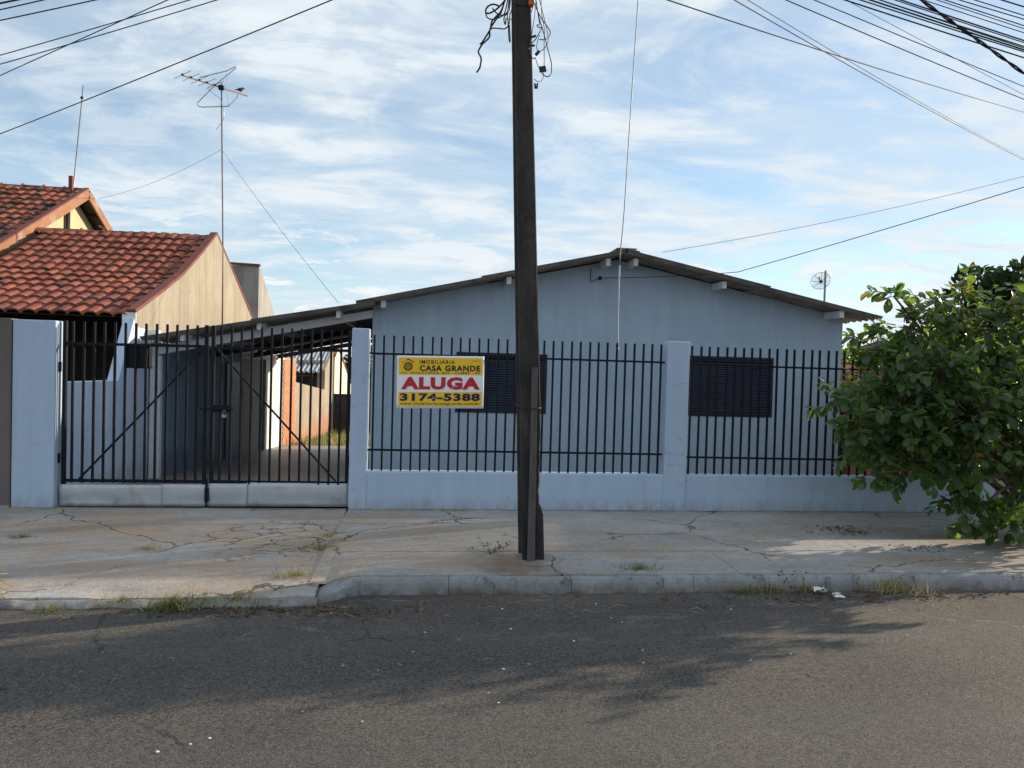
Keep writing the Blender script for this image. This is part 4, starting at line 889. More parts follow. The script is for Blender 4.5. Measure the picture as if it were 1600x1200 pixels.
# ------------------------------------------------------------------ cables
def smooth_pts(pts, k=4):
    pts = [Vector(p) for p in pts]; out = []
    for i in range(len(pts)-1):
        p0, p1, p2, p3 = pts[max(i-1, 0)], pts[i], pts[i+1], pts[min(i+2, len(pts)-1)]
        for j in range(k):
            t = j/k; out.append(.5*((2*p1)+(p2-p0)*t+(2*p0-5*p1+4*p2-p3)*t*t+(-p0+3*p1-3*p2+p3)*t**3))
    return out+[pts[-1]]
def span(a, b, sag, n=24):
    a, b = Vector(a), Vector(b); return [a.lerp(b, i/n)-Vector((0, 0, 4*sag*(i/n)*(1-i/n))) for i in range(n+1)]
def wire(pts, r, label, group=None, m='cable', name='overhead_wire', n=5):
    c = sum((Vector(p) for p in pts), Vector())/len(pts)
    return tag(MB().tube(pts, r*.82, n).build(name, M[m], smooth=True, loc=c), label, 'wire', group)
def ext(a, b, k): a, b = Vector(a), Vector(b); return a+(b-a)*k
TOP = Vector((.74, 6.43, 5.25))
G1 = 'wires fanning out from the pole top'
wire(span(TOP, ext(TOP, (-5.50, 11, 4.459), 1.25), .03), .008, 'thick black wire crossing the left sky down to the left edge, lowest of those', G1)
wire(span((.72, 6.43, 5.9), ext((.72, 6.43, 5.9), (-5.508, 11, 5.2), 1.2), .0), .0075, 'straight black wire at upper left crossing over two sagging wires', G1)
wire(span((.72, 6.43, 5.40), ext((.72, 6.43, 5.40), (-4.258, 8.5, 4.53), 1.3), .05), .0065, 'lower of the two sagging black wires at upper left', G1)
wire(span((.72, 6.43, 5.46), ext((.72, 6.43, 5.46), (-4.259, 8.5, 4.62), 1.3), .05), .0065, 'upper of the two sagging black wires at upper left', G1)
for i, (z0, z1, y, r, lb) in enumerate([(5.20, 4.13, 6.43, .006, 'lowest wire of the bundle in the top left corner'), (5.32, 4.27, 6.43, .009, 'thick wire in the bundle at the top left corner'), (5.35, 4.26, 6.48, .006, 'thin wire just under the thick one in the top left bundle'),
                                      (5.45, 4.42, 6.44, .010, 'dark cable second from the top in the top left bundle'), (5.48, 4.47, 6.5, .007, 'topmost cable of the bundle in the top left corner')]):
    a = Vector((.72, 6.43, z0+.22)); wire(span(a, ext(a, (-3.225, y, z1+.46), 6.5), .9+.02*i, 60), r, lb, 'telephone cable bundle along the street')
wire(span((.8, 6.43, 5.02), ext((.8, 6.43, 5.02), (9.211, 11, 5.782), 1.3), .07), .008, 'black wire at upper right that crosses the two steep wires', G1)
wire(span((.8, 6.43, 5.62), ext((.8, 6.43, 5.62), (10.087, 12, 5.383), 1.3), .10), .007, 'steep wire running from top centre to the right edge, left of its pair', G1)
wire(span((.86, 6.43, 5.72), ext((.86, 6.43, 5.72), (10.084, 12, 5.436), 1.3), .14), .005, 'thin steep wire running from top centre to the right edge, right of its pair', G1)
wire(span((.8, 6.43, 5.55), ext((.8, 6.43, 5.55), (7.528, 9, 5.182), 1.4), .05), .007, 'lower wire of the parallel pair at upper right', G1)
wire(span((.8, 6.43, 5.62), ext((.8, 6.43, 5.62), (7.521, 9, 5.325), 1.4), .03), .0065, 'upper wire of the parallel pair at upper right', G1)
wire(span((.86, 6.43, 6.0), ext((.86, 6.43, 6.0), (7.521, 9, 5.215), 1.4), .02), .0035, 'hair-thin pale wire above the parallel pair at upper right', G1)
lbs = ['lowest cable of the thick bundle at the top right corner', 'second lowest cable of the thick bundle at top right', 'third lowest cable of the thick bundle at top right', 'middle cable of the thick bundle at top right', 'fifth cable up in the thick bundle at top right', 'cable two below the top of the top right bundle', 'thin cable next to the top of the top right bundle', 'topmost cable in the top right corner']
for i, (z1, r) in enumerate(((4.56, .007), (4.60, .009), (4.64, .006), (4.69, .008), (4.74, .005), (4.80, .005), (4.90, .006), (5.00, .008))):
    a = Vector((.8, 6.43, 5.52+.05*i)); wire(span(a, ext(a, (5.355, 6.43+.02*(i % 3), z1+.28), 6.5), .55+.02*(i % 4), 60), r, lbs[i], 'telephone cable bundle along the street')
lb2 = ['slack cable weaving through the lower half of the top right bundle', 'thin cable between the lowest pair of the top right bundle', 'thin cable just above the middle of the top right bundle', 'slender cable near the upper half of the top right bundle', 'thin outer cable over the top right bundle']
for i, (z1, r, dy) in enumerate(((4.58, .008, .10), (4.62, .006, -.06), (4.71, .007, .12), (4.77, .006, -.08), (4.94, .006, .08))):
    a = Vector((.8, 6.43+dy, 5.56+.055*i)); wire(span(a, ext(a, (5.355, 6.43+dy, z1+.28), 6.5), .57+.015*i, 60), r, lb2[i], 'telephone cable bundle along the street')
a, b_ = Vector((3.2, 6.3, 5.42)), Vector((6.6, 6.3, 3.53)); pa = []; pb = []
for i in range(80):
    p = a.lerp(b_, i/79)+Vector((0, 0, .03*math.sin(math.pi*i/79))); ph = i*.8; pa.append(p+Vector((0, math.cos(ph), math.sin(ph)))*.009); pb.append(p-Vector((0, math.cos(ph), math.sin(ph)))*.009)
tw = MB(); tw.tube(pa, .008, 5); tw.tube(pb, .008, 5)
tag(tw.build('twisted_wire', M['cable'], loc=tuple(a.lerp(b_, .5)), smooth=True), 'twisted pair drop wire crossing under the top right cable bundle', 'wire')
wire(span((2.80, FY-.12, 2.99), (4.789, 11.25, 3.105), .02, 8)[:-1]+span((4.789, 11.25, 3.105), ext((4.789, 11.25, 3.105), (7.582, 9, 4.10), 2.2), .06), .007, 'service wire from the bracket on the gable up to the right edge')
wire(span((5.131, 16.0, 4.09), ext((5.131, 16, 4.09), (13.462, 16, 6.373), 1.5), .22), .006, 'wire rising from behind the roof ridge towards the right edge')
hc = thing('hanging_cable', (2.31, 8.75, 1.81), 'loose pale grey cable hanging straight down in front of the gable', 'cable')
hp = smooth_pts([(2.43, 8.75, 6.4), (2.418, 8.75, 5.8), (2.375, 8.75, 4.6), (2.335, 8.75, 3.4), (2.305, 8.75, 2.9), (2.300, 8.75, 2.3), (2.312, 8.75, 1.84)], 5)
MB().tube(hp[:22], .0065, 6).build('cable_run', M['alu'], hc, smooth=True); MB().tube(hp[21:], .010, 6).build('sleeve', M['paleCable'], hc, smooth=True); MB().ball((2.313, 8.75, 1.825), .017, 8, 6).build('end_cap', M['wht'], hc)
DATA = dict(
TL1=[(.656, 4.577), (.596, 4.506), (.542, 4.477), (.505, 4.48), (.492, 4.503), (.51, 4.526), (.547, 4.526), (.59, 4.506)],
TL2=[(.674, 4.70), (.626, 4.527), (.579, 4.456), (.544, 4.399), (.533, 4.356), (.522, 4.307), (.47, 4.225), (.455, 4.222)],
TL3=[(.66, 4.68), (.616, 4.472), (.569, 4.395), (.528, 4.332), (.526, 4.283), (.47, 4.225), (.441, 4.162), (.442, 4.126), (.459, 4.073), (.451, 4.006), (.428, 3.976)],
TL4=[(.68, 4.66), (.646, 4.486), (.592, 4.457), (.548, 4.475), (.542, 4.489)],
TL5=[(.69, 4.7), (.665, 4.458), (.671, 4.374), (.683, 4.272), (.694, 4.255), (.701, 4.279), (.691, 4.399)],
TL6=[(.531, 4.344), (.557, 4.367), (.594, 4.364), (.65, 4.348), (.68, 4.374), (.684, 4.459)],
TL7=[(.493, 4.485), (.506, 4.438), (.544, 4.408), (.599, 4.416), (.647, 4.45), (.67, 4.488)],
TL8=[(.69, 4.68), (.677, 4.483), (.641, 4.431), (.639, 4.407), (.655, 4.393), (.662, 4.457)])
TR = dict(
TR1=[(.87, 4.7), (.91, 4.521), (.944, 4.438), (.984, 4.351), (1.019, 4.22), (1.044, 4.1), (1.038, 4.002), (1.008, 3.969), (.976, 3.991), (.962, 4.039)],
TR2=[(.855, 4.62), (.942, 4.487), (1.007, 4.419), (1.033, 4.367), (1.016, 4.311), (.98, 4.271), (.93, 4.264)],
TR3=[(.88, 4.7), (.923, 4.509), (.944, 4.432), (.92, 4.418), (.927, 4.382), (.946, 4.36), (.905, 4.271), (.869, 4.232), (.871, 4.172), (.897, 4.146), (.915, 4.151)],
TR4=[(.93, 4.7), (.943, 4.481), (.971, 4.362), (.98, 4.265), (.991, 4.108), (.988, 4.01), (.971, 3.96), (.934, 3.93), (.897, 3.942)],
TR5=[(.90, 4.7), (.888, 4.446), (.873, 4.317), (.869, 4.256), (.858, 4.207)],
TR6=[(.91, 4.7), (.961, 4.494), (1.004, 4.291), (.988, 4.217), (.945, 4.183), (.919, 4.236), (.947, 4.341)],
TR7=[(.915, 4.145), (.942, 4.086), (.968, 4.045)])
def tangle(name, label, data, r, loc):
    t = thing(name, loc, label, 'cable')
    for i, (k, p) in enumerate(data.items()):
        ph = random.uniform(0, 6); pts = smooth_pts([(x, 6.37+.05*math.sin(ph+j*.9), z) for j, (x, z) in enumerate(p)], 5)
        MB().tube(pts, r*(1.35 if i < 3 else 1), 5).build('strand', M['cable'], t, smooth=True)
    return t
tangle('cable_tangle', 'tangle of thick black cable ends hanging left of the pole top', DATA, .0055, (.65, 6.4, 4.6))
t = tangle('cable_tangle', 'tangle of thin drop cables with connectors hanging right of the pole top', TR, .0032, (.92, 6.4, 4.6))
for (x, z, w, h, a) in ((.889, 4.309, .045, .014, 20), (.882, 4.234, .04, .012, 10), (.926, 4.176, .04, .024, 50), (.974, 4.049, .055, .045, 12), (.915, 3.907, .013, .04, 5), (.932, 3.908, .013, .04, -5)):
    o = box('connector', M['cable'], -w/2, w/2, -.01, .01, -h/2, h/2); o.parent = t; o.location = Vector((x, 6.38, z))-WL[t]; o.rotation_euler = (0, R(-a), 0)

# ------------------------------------------------------------------ antennas, bird, dish
AT = thing('tv_antenna', (-3.88, 16.2, 2.2), 'tall rooftop television antenna on a thin mast beside the beige gable', 'antenna')
MB().tube([(-3.875, 16.23, .8), (-3.90, 16.15, 4.0), (-3.948, 15.996, 6.99)], .0145, 8).build('mast', M['mast'], AT, smooth=True)
ba, bb = Vector((-4.554, 15.466, 6.91)), Vector((-3.53, 16.396, 6.902)); bd_ = (bb-ba).normalized(); pe = Vector((-bd_.y, bd_.x, 0))
MB().beam(ba, bb, .022, .022).build('boom', M['boom'], AT)
for i, f in enumerate((.02, .14, .26, .37, .49)):
    c = ba.lerp(bb, f)+Vector((0, 0, .014)); e = MB().tube([c-pe*.33, c+pe*.33], .006, 6).build('element', M['alu'], AT)
    MB().beam(c-bd_*.02, c+bd_*.02, .035, .03).build('clamp', M['iron'], e)
MB().tube([(-4.391, 16.105, 7.106), (-4.228, 16.086, 7.149), (-3.854, 16.042, 7.254), (-3.69, 16.02, 7.342), (-3.675, 16.02, 7.32), (-4.06, 16.02, 6.964), (-4.415, 16.06, 6.586), (-4.405, 16.06, 6.536), (-4.325, 16.06, 6.513), (-3.811, 16.02, 6.553), (-3.66, 16.10, 6.773), (-3.68, 16.2, 6.86)], .0085, 6).build('dipole_loop', M['alu'], AT)
MB().tube([(-3.867, 16.044, 7.248), (-3.811, 16.02, 6.553)], .006, 6).build('dipole_rod', M['alu'], AT)
MB().tube(smooth_pts([(-4.17, 15.972, 6.899), (-4.181, 15.972, 6.836), (-3.978, 15.943, 6.679), (-3.925, 15.934, 6.592), (-3.871, 15.922, 6.405), (-3.891, 15.921, 6.241), (-4.012, 15.932, 6.062)]), .005, 5).build('coax_cable', M['alu'], AT)
box('junction', M['iron'], -4.0, -3.90, 15.95, 16.04, 6.86, 6.94, AT, .006)
MB().tube(span((-3.925, 16.0, 5.69), (-7.2, 18.6, 5.09), .12, 16), .004, 5).build('guy_wire', M['alu'], AT); MB().tube(span((-3.92, 16.0, 5.69), (-1.24, 12.5, 2.50), .05, 16), .004, 5).build('guy_wire', M['alu'], AT)
BI = thing('bird', (-3.66, 16.29, 6.925), 'small dark bird perched on the antenna boom', 'bird')
B = Vector((-3.655, 16.295, 6.985)); f = Vector((.75, .3, .1)).normalized()
MB().tube([B-f*.105+Vector((0, 0, -.012)), B-f*.06+Vector((0, 0, -.004)), B-f*.035, B, B+f*.03+Vector((0, 0, .010)), B+f*.045+Vector((0, 0, .022)), B+f*.06+Vector((0, 0, .028)), B+f*.075+Vector((0, 0, .026)), B+f*.10+Vector((0, 0, .022))], [.008, .012, .028, .038, .032, .024, .024, .010, .002], 10).build('body', M['bird'], BI, smooth=True)
for s_ in (-.012, .012):
    p = B+Vector((-f.y, f.x, 0))*s_; MB().tube([p+Vector((0, 0, -.03)), p+Vector((.004, 0, -.062))], .003, 5).build('leg', M['bird'], BI)
RM = thing('roof_mast', (-7.9, 18.6, 4.7), 'thin leaning metal pole on the mossy tile roof at the far left', 'mast')
MB().tube([(-7.9, 18.7, 4.6), (-7.9, 18.972, 5.425), (-7.9, 19.401, 7.861)], [.022, .018, .012], 8).build('tube', M['alu'], RM, smooth=True); MB().ball((-7.9, 19.34, 7.55), .035, 8, 6).build('collar', M['iron'], RM)
DS = thing('satellite_dish', (16.6, 30, 2.5), 'small mesh satellite dish on a thin mast behind the right roof slope', 'satellite dish')
dc = Vector((16.36, 30, 5.38)); ax = Vector((-.62, -.70, .34)).normalized(); dx_ = ax.cross(Vector((0, 0, 1))).normalized(); dy_ = dx_.cross(ax)
MB().tube([(16.62, 30.15, -3), (16.60, 30.1, 5.85)], .045, 8).build('mast', M['alu'], DS)
def dishp(r, a): return dc+(dx_*math.cos(a)+dy_*math.sin(a))*r+ax*(r*r*.55)
fr = MB()
for k in range(8): fr.tube([dishp(.38*i/4, k*math.pi/4) for i in range(5)], .010, 5)
fr.tube([dishp(.38, k*math.pi/12) for k in range(25)], .010, 5); fr.build('rib_frame', M['alu'], DS)
ms = MB()
for rr in (.06, .11, .16, .21, .26, .31, .35): ms.tube([dishp(rr, k*math.pi/12) for k in range(25)], .003, 4)
for k in range(40): ms.tube([dishp(.05+.33*i/3, k*math.pi/20) for i in range(4)], .0025, 4)
tag(ms.build('wire_mesh', M['alu'], DS), kind='stuff')
MB().tube([dc, dc+ax*.42], .018, 6).build('feed_arm', M['iron'], DS); MB().ball(dc, .06, 8, 6).build('hub', M['iron'], DS); MB().ball(dc+ax*.36, .035, 8, 6).build('feed_horn', M['iron'], DS)

# ------------------------------------------------------------------ leafy tree on the pavement
def leaf_template(fold):
    ol = [(0, 0), (.12, .10), (.35, .235), (.62, .30), (.85, .22), (1.0, 0)]; vs = []; fs = []
    n = len(ol)
    for (t, w) in ol: vs.append(Vector((t, 0, -.22*t*t)))
    for sgn_ in (1, -1):
        for (t, w) in ol[1:-1]: vs.append(Vector((t, sgn_*w, -.22*t*t+w*fold)))
    def side(o, flip):
        out = [(0, 1, o), (o, 1, 2, o+1), (o+1, 2, 3, o+2), (o+2, 3, 4, o+3), (o+3, 4, 5)]
        return [tuple(reversed(f)) if flip else f for f in out]
    fs = side(n, False)+side(n+n-2, True)
    return vs, fs
LT = [leaf_template(.35), leaf_template(.15), leaf_template(.55)]
def leaf_matrix(p, d, up, size):
    x = d.normalized(); y = up.cross(x)
    if y.length < 1e-3: y = Vector((0, 1, 0)).cross(x)
    y.normalize(); z = x.cross(y); m = Matrix((x, y, z)).transposed().to_4x4(); return Matrix.Translation(p) @ m @ Matrix.Diagonal((size, size, size, 1))
BLOBS = [(5.31, 2.28, .37, 7.1), (4.72, 2.10, .28, 7.05), (5.81, 2.07, .44, 7.25), (4.50, 1.60, .36, 7.0), (5.0, 1.60, .50, 6.95), (5.63, 1.42, .56, 7.2), (4.40, 1.02, .30, 6.95), (4.89, .98, .46, 7.05), (5.30, .92, .42, 6.9), (6.15, 1.10, .50, 7.1), (6.19, 1.56, .56, 7.0),
         (5.42, .27, .25, 6.85), (5.86, .20, .26, 6.9), (4.10, 1.06, .17, 6.9), (4.38, .68, .20, 6.85), (4.60, 2.38, .10, 7.05), (6.37, 2.25, .38, 7.2), (6.72, 1.24, .6, 7.2), (6.53, .55, .48, 7.1), (4.50, 1.86, .22, 7.1), (5.4, 1.7, .5, 7.5), (5.0, 1.2, .45, 7.5), (5.95, 1.35, .42, 7.5), (5.2, 1.25, .45, 6.7), (5.8, 1.6, .4, 6.65), (6.9, 1.9, .45, 7.1), (6.6, 1.5, .36, 6.4), (6.5, 1.1, .36, 6.45), (5.3, 1.2, .36, 7.95), (5.9, 1.05, .38, 8.0), (5.6, 1.7, .36, 7.9), (6.3, 1.15, .36, 8.0), (5.0, .80, .26, 7.9), (6.2, 1.7, .40, 7.95), (4.7, 1.3, .26, 7.9), (5.66, .24, .24, 6.8), (5.15, .52, .26, 6.85), (4.25, 1.12, .22, 6.95), (4.62, 1.32, .36, 6.85), (4.75, .80, .36, 6.9), (6.0, 2.42, .22, 7.1)]  # off-frame and fence-side clumps were added for their shade on road and pavement
TB = Vector((6.38, 7.25, -.05))
TT = thing('street_tree', tuple(TB), 'broad-leaved green street tree spilling over the fence at the right', 'tree')
tr = MB(); hub = [TB+Vector((0, 0, .0)), TB+Vector((-.05, -.02, .25)), TB+Vector((-.10, 0, .55))]
tr.tube([TB+Vector((0, 0, -.2))]+hub, [.085, .075, .062, .05], 9); tr.build('trunk', M['bark'], TT, smooth=True)
leaves = []; twigs = MB()
rt = random.Random(5)
def rdir(r_): 
    while True:
        v = Vector((r_.uniform(-1, 1), r_.uniform(-1, 1), r_.uniform(-1, 1)))
        if .1 < v.length < 1: return v.normalized()
for (x, z, r, y) in BLOBS:
    c = Vector((x, y, z)); mid = hub[-1].lerp(c, .5)+Vector((rt.uniform(-.1, .1), rt.uniform(-.1, .1), .12))
    MB().tube(smooth_pts([hub[rt.choice((1, 2))], mid, c], 4), [.026, .024, .021, .019, .017, .015, .013, .011, .009], 6).build('branch', M['bark'], TT, smooth=True)
    nt_ = max(5, int(62*r*r/.12*.44))
    for _ in range(nt_):
        d = rdir(rt); d.z = d.z*.9+.12; d.normalize(); sh = rt.random() < .13; L = r*rt.uniform(.55, 1.15)+(rt.uniform(.10, .26) if sh else 0)
        p0 = c+d*L*.25; p1 = c+d*L; p1.z = max(p1.z, .02)
        top = p1.z > 2.15
        twigs.tube([p0, p0.lerp(p1, .5)+Vector((0, 0, .02)), p1], [.006, .004, .003], 4, cap=False)
        tw_d = (p1-p0).normalized(); nl = rt.randint(9, 12) if sh else rt.randint(5, 8)
        for k in range(nl):
            t = .35+.65*k/(nl-1); p = p0.lerp(p1, t); a = k*2.4+rt.uniform(-.4, .4)
            sx_ = tw_d.cross(Vector((0, 0, 1))); 
            if sx_.length < .05: sx_ = Vector((1, 0, 0))
            sx_.normalize(); sy_ = sx_.cross(tw_d)
            dd = (sx_*math.cos(a)+sy_*math.sin(a))*.85+tw_d*(.35+.5*t)+Vector((0, 0, -.18)); s_ = rt.uniform(.075, .150)*(0.75 if (k == nl-1) else 1)
            up = (Vector((0, 0, 1))*.9+rdir(rt)*.5+Vector((0, -.25, 0))).normalized()
            yng = (k >= nl-2 and top and rt.random() < .4) or rt.random() < .006
            leaves.append((leaf_matrix(p, dd, up, s_), yng, rt.randrange(3)))
tag(twigs.build('twigs', M['bark'], TT), kind='stuff')
lm = {}
for v in range(3):
    for yv in (False, True):
        b = MB(); b.add(*LT[v]); lm[(v, yv)] = b.mesh('leaf', M['young' if yv else 'leaf'], True)
CAMP = Vector((0, 0, 1.6))
leaves.sort(key=lambda l: (l[0].translation-CAMP).length)
rest = MB(); nobj = 0
for i, (mx_, yv, v) in enumerate(leaves):
    if nobj < 300 and i % 4 == 0 and mx_.translation.x < 6.35:
        o = link('leaf', lm[(v, yv)], TT, mx_.translation); o.rotation_euler = mx_.to_euler(); s_ = mx_.to_scale(); o.scale = s_; nobj += 1
    else: rest.add([mx_ @ q for q in LT[v][0]], LT[v][1], 1 if yv else 0)
base = WL[TT]; me = rest.mesh('foliage', [M['leaf'], M['young']], True, base); tag(link('foliage', me, TT, base), kind='stuff')

def crown_tree(name, loc, h, rx, ry, label, m, n, leaf, group=None, trunk=.16, low=.3, seed=1):
    r_ = random.Random(seed); t = thing(name, loc, label, 'tree', group); L = Vector(loc)
    MB().tube([L+Vector((0, 0, -.3)), L+Vector((.05, 0, h*.35)), L+Vector((0, .05, h*.7))], [trunk, trunk*.75, trunk*.35], 8).build('trunk', M['bark'], t, smooth=True)
    cl = []
    for _ in range(26):
        d = rdir(r_); cl.append((L+Vector((d.x*rx*.72, d.y*ry*.72, h*(low+(1-low)/2)+d.z*h*(1-low)/2*.75)), r_.uniform(.28, .5)*min(rx, ry)))
    b = MB()
    for _ in range(n):
        c, rr = r_.choice(cl); d = rdir(r_); p = c+d*rr*r_.random()**.35
        mx_ = leaf_matrix(p, d+rdir(r_)*.8, (Vector((0, 0, 1))+rdir(r_)*.7), leaf*r_.uniform(.7, 1.3))
        b.add([mx_ @ Vector(q) for q in ((0, 0, 0), (.5, .3, .05), (1, 0, -.1), (.5, -.3, .05))], [(0, 1, 2, 3)])
    o = b.build('crown', M[m], t); tag(o, kind='stuff'); return t
crown_tree('dark_tree', (21.0, 25, -1.2), 6.75, 2.7, 2.5, 'dark dense tree far behind at the right edge', 'farleaf', 9000, .30, trunk=.25, low=.25, seed=4)
crown_tree('garden_bush', (9.2, 15.6, -.4), 2.75, .75, .8, 'light green bush just right of the house corner', 'leaf', 2600, .12, trunk=.05, low=.1, seed=9)
for i, (x, y, h, lb) in enumerate(((-4.0, 75, 6.2, 'far green tree seen through the carport beside the cream house'),)):
    crown_tree('far_tree', (x, y, -3.4), h, 4.5, 3.5, lb, 'farleaf', 2500, .6, None, .3, .15, 20+i)

# ------------------------------------------------------------------ weeds, straw, litter
def tuft(x, y, z, n, h, spread, label, mix=.2, name='grass_tuft', w=.0048, group='weed tufts along the pavement', flat=1.0, cat='grass'):
    t = MB()
    for _ in range(int(n*2.2)):
        a = random.uniform(0, 6.28); r_ = spread*random.random()**1.3*.55
        blade(t, (x+r_*math.cos(a)*1.3, y+r_*math.sin(a)*.7, z-.01), h*random.uniform(.3, 1.05)*flat, h*random.uniform(.2, 1.35), w*random.uniform(.6, 1.3), random.uniform(0, 6.28), 1 if random.random() < mix else 0)
    return tag(t.build(name, [M['grass'], M['straw']], loc=(x, y, z)), label, cat, group)
tuft(1.89, 6.25, -.08, 120, .09, .30, 'short green grass tuft on the kerb right of the pole', .05)
tuft(2.72, 5.99, -.20, 40, .13, .16, 'thin green sprig in the gutter below the kerb, right of centre', .15)
tuft(2.92, 6.02, -.2, 70, .12, .22, 'dark scrubby weed in the gutter beside the white litter', .3)
tuft(3.30, 6.02, -.2, 60, .11, .2, 'dark weed clump just behind the white paper litter', .3)
tuft(4.02, 6.00, -.19, 160, .17, .5, 'dry greyish grass clump on the kerb near the right', .75)
tuft(-1.68, 5.74, -.20, 170, .13, .34, 'large bright green grass clump in the broken driveway edge', .3, w=.009)
tuft(-2.05, 5.80, -.165, 70, .07, .30, 'low green grass tuft left of the large clump on the driveway edge', .35)
tuft(-1.25, 5.83, -.165, 260, .055, .6, 'flat yellowish grass strip right of the large clump on the driveway edge', .6)['kind'] = 'stuff'
tuft(-2.48, 5.70, -.21, 45, .10, .2, 'small green weed in the gutter near the dry straw', .1)
tuft(-2.26, 6.98, -.085, 50, .07, .22, 'small green weed growing in a driveway crack', .1)
tuft(-3.45, 7.35, -.06, 110, .05, .18, 'faint grass sprig in the driveway crack near the left edge', .2)
tuft(-.90, 6.28, -.13, 110, .11, .30, 'dry yellow grass tuft at the lower edge of the driveway', .85)
tuft(-.79, 7.0, -.09, 110, .10, .26, 'dark brown-green weed in the joint between driveway and raised pavement', .45)
tuft(-.76, 7.42, -.06, 70, .08, .22, 'upper dry weed in the joint between driveway and raised pavement', .7)
wd = MB()
for k in range(7):
    a = random.uniform(0, 6.28); p = [Vector((.66, 6.66, -.07)), Vector((.66+.12*math.cos(a), 6.66+.10*math.sin(a), -.03)), Vector((.66+.26*math.cos(a), 6.66+.2*math.sin(a), -.02+random.uniform(0, .06)))]
    wd.tube(p, .002, 4, 0)
    for j in range(9):
        q = p[0].lerp(p[2], .25+.09*j)+Vector((random.uniform(-.015, .015), random.uniform(-.015, .015), .02)); mx_ = leaf_matrix(q, rdir(random), Vector((0, 0, 1)), .028); wd.add([mx_ @ Vector(v) for v in LT[1][0]], LT[1][1], 1)
tag(wd.build('leafy_weed', [M['twig'], M['leaf']], loc=(.66, 6.66, -.07)), 'small sprawling leafy weed just left of the pole base', 'weed')
wd = MB(); 
for k in range(5):
    x0 = 2.98+.05*k; wd.tube([(x0, 6.0, -.2), (x0+random.uniform(-.05, .05), 6.0, -.1), (x0+random.uniform(-.06, .06), 5.98, -.02)], .002, 4, 0)
    for j in range(5): mx_ = leaf_matrix(Vector((x0+random.uniform(-.05, .05), 6.0+random.uniform(-.04, .02), -.17+.035*j)), rdir(random), Vector((0, 0, 1)), .03); wd.add([mx_ @ Vector(v) for v in LT[0][0]], LT[0][1], 1)
tag(wd.build('leafy_weed', [M['twig'], M['litter']], loc=(3.05, 6.0, -.2)), 'brownish upright weed with tiny leaves at the kerb near the litter', 'weed')
ST = MB()
for k in range(80):
    a = random.uniform(-.5, 1.1) if random.random() < .7 else random.uniform(0, 6.28); L_ = random.uniform(.10, .32); p = Vector((-3.10+random.uniform(-.22, .10), 5.80+random.uniform(-.14, .14), -.15+random.uniform(0, .10)))
    ST.tube([p, p+Vector((math.cos(a)*L_*.5, math.sin(a)*L_*.5, random.uniform(0, .05))), p+Vector((math.cos(a)*L_, math.sin(a)*L_, random.uniform(-.03, .05)))], random.uniform(.0015, .0035), 4)
tag(ST.build('straw_heap', M['straw'], loc=(-3.0, 5.8, -.15)), 'heap of dry yellow straw at the left edge of the driveway', 'straw')
for i, (x, y, s_, lb) in enumerate(((3.33, 5.96, .075, 'crumpled white paper scrap against the kerb, largest of the litter'), (3.44, 5.86, .06, 'white paper scrap lying flat in the gutter, nearest the road'), (3.47, 5.93, .045, 'small white scrap between the larger paper pieces'), (3.38, 5.99, .035, 'tiny white scrap beside the dark weed'))):
    b = MB(); vs = []; n = 5
    for j in range(n):
        for k in range(n): vs.append((x+(j/4-.5)*s_*1.5+.01*random.uniform(-1, 1), y+(k/4-.5)*s_+.01*random.uniform(-1, 1), road_z(0, y)+.008+(s_*.7 if i == 0 else s_*.2)*random.random()))
    b.add(vs, [(j*n+k, j*n+k+1, (j+1)*n+k+1, (j+1)*n+k) for j in range(n-1) for k in range(n-1)])
    o = b.build('paper_scrap', M['paper'], loc=(x, y, -.2)); o.modifiers.new('t', 'SOLIDIFY').thickness = .002; tag(o, lb, 'litter', 'white litter in the gutter')
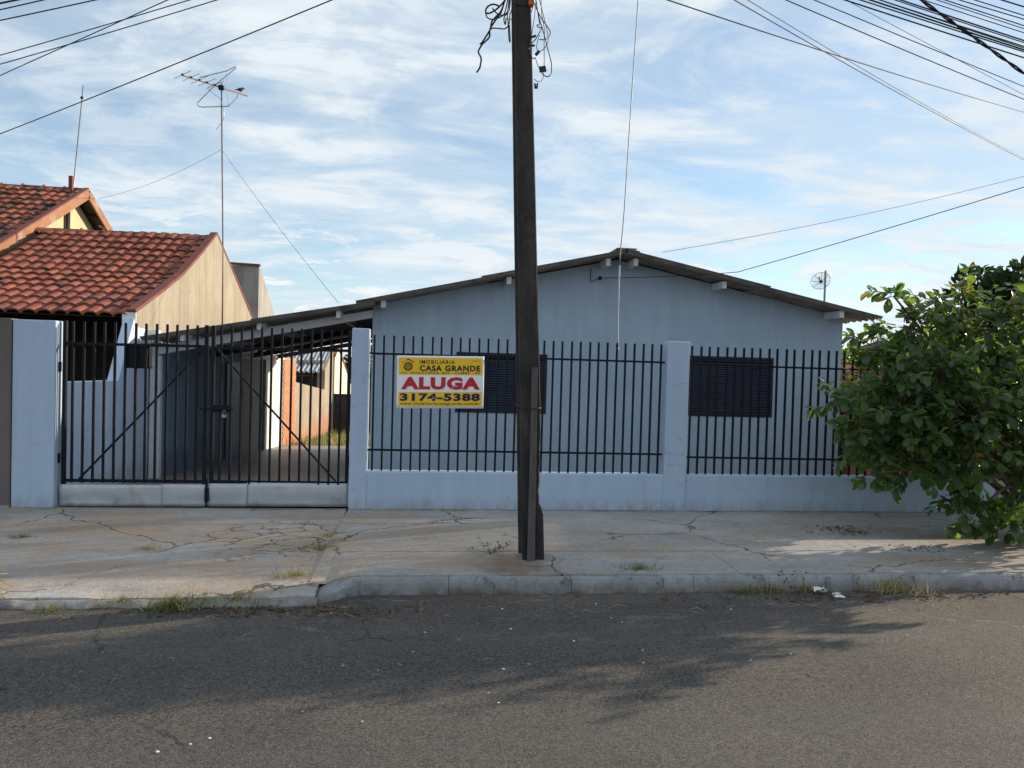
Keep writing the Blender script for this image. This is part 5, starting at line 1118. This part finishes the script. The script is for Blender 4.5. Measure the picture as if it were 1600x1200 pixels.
def debris(name, m, n, xr, yr, zf, rng_len, label, cat, rad=.003):
    b = MB()
    for _ in range(n):
        x, y = random.uniform(*xr), random.uniform(*yr); a = random.uniform(0, 6.28); l = random.uniform(*rng_len); z = zf(x, y)+.005
        b.tube([(x, y, z), (x+l*.5*math.cos(a), y+l*.5*math.sin(a), z+random.uniform(0, .012)), (x+l*math.cos(a+.5), y+l*math.sin(a+.5), z)], rad*random.uniform(.5, 1.2), 4)
    return tag(b.build(name, m), label, cat, kind='stuff')
debris('gutter_twigs', M['twig'], 110, (-2.6, 5.5), (5.45, 5.98), road_z, (.04, .18), 'dry twigs and stalks scattered along the gutter', 'twigs', .0018)
debris('road_straw', M['straw'], 22, (-2.6, 3.6), (4.2, 5.6), road_z, (.02, .09), 'pale straw bits scattered on the asphalt', 'straw', .0020)
def litter(name, n, xr, yr, zf, size, m, label):
    b = MB()
    for _ in range(n):
        x, y = random.gauss((xr[0]+xr[1])/2, (xr[1]-xr[0])/4), random.uniform(*yr); mx_ = leaf_matrix(Vector((x, y, zf(x, y)+.010)), Vector((random.uniform(-1, 1), random.uniform(-1, 1), random.uniform(-.1, .25))), Vector((random.uniform(-.4, .4), random.uniform(-.4, .4), 1)), size*random.uniform(.5, 1.3))
        k = random.randrange(3); b.add([mx_ @ q for q in LT[k][0]], LT[k][1])
    return tag(b.build(name, m), label, 'leaves', kind='stuff')
litter('fallen_leaves', 260, (-2.2, .2), (5.50, 5.74), road_z, .035, M['litter'], 'small brown leaves gathered in the gutter below the driveway edge')
litter('fallen_leaves', 170, (2.2, 5.0), (5.7, 6.0), road_z, .04, M['litter'], 'brown leaves in the gutter near the white litter')
litter('leaf_pile', 150, (4.15, 4.85), (7.35, 7.75), wav, .032, M['litter'], 'patch of dark dead leaves on the pavement before the right fence')
litter('leaf_pile', 60, (4.3, 5.2), (6.72, 6.98), wav, .028, M['litter'], 'thin scatter of dead leaves nearer the kerb at the right')
b = MB()
for _ in range(30):
    x, y = random.uniform(-2, 4.6), random.uniform(3.5, 5.8); s_ = random.uniform(.003, .008); b.ball((x, y, road_z(x, y)+s_*.4), s_, 6, 4, (1.3, 1, .6))
tag(b.build('pebbles', M['paper']), 'tiny white pebbles scattered on the road', 'pebbles', kind='stuff')
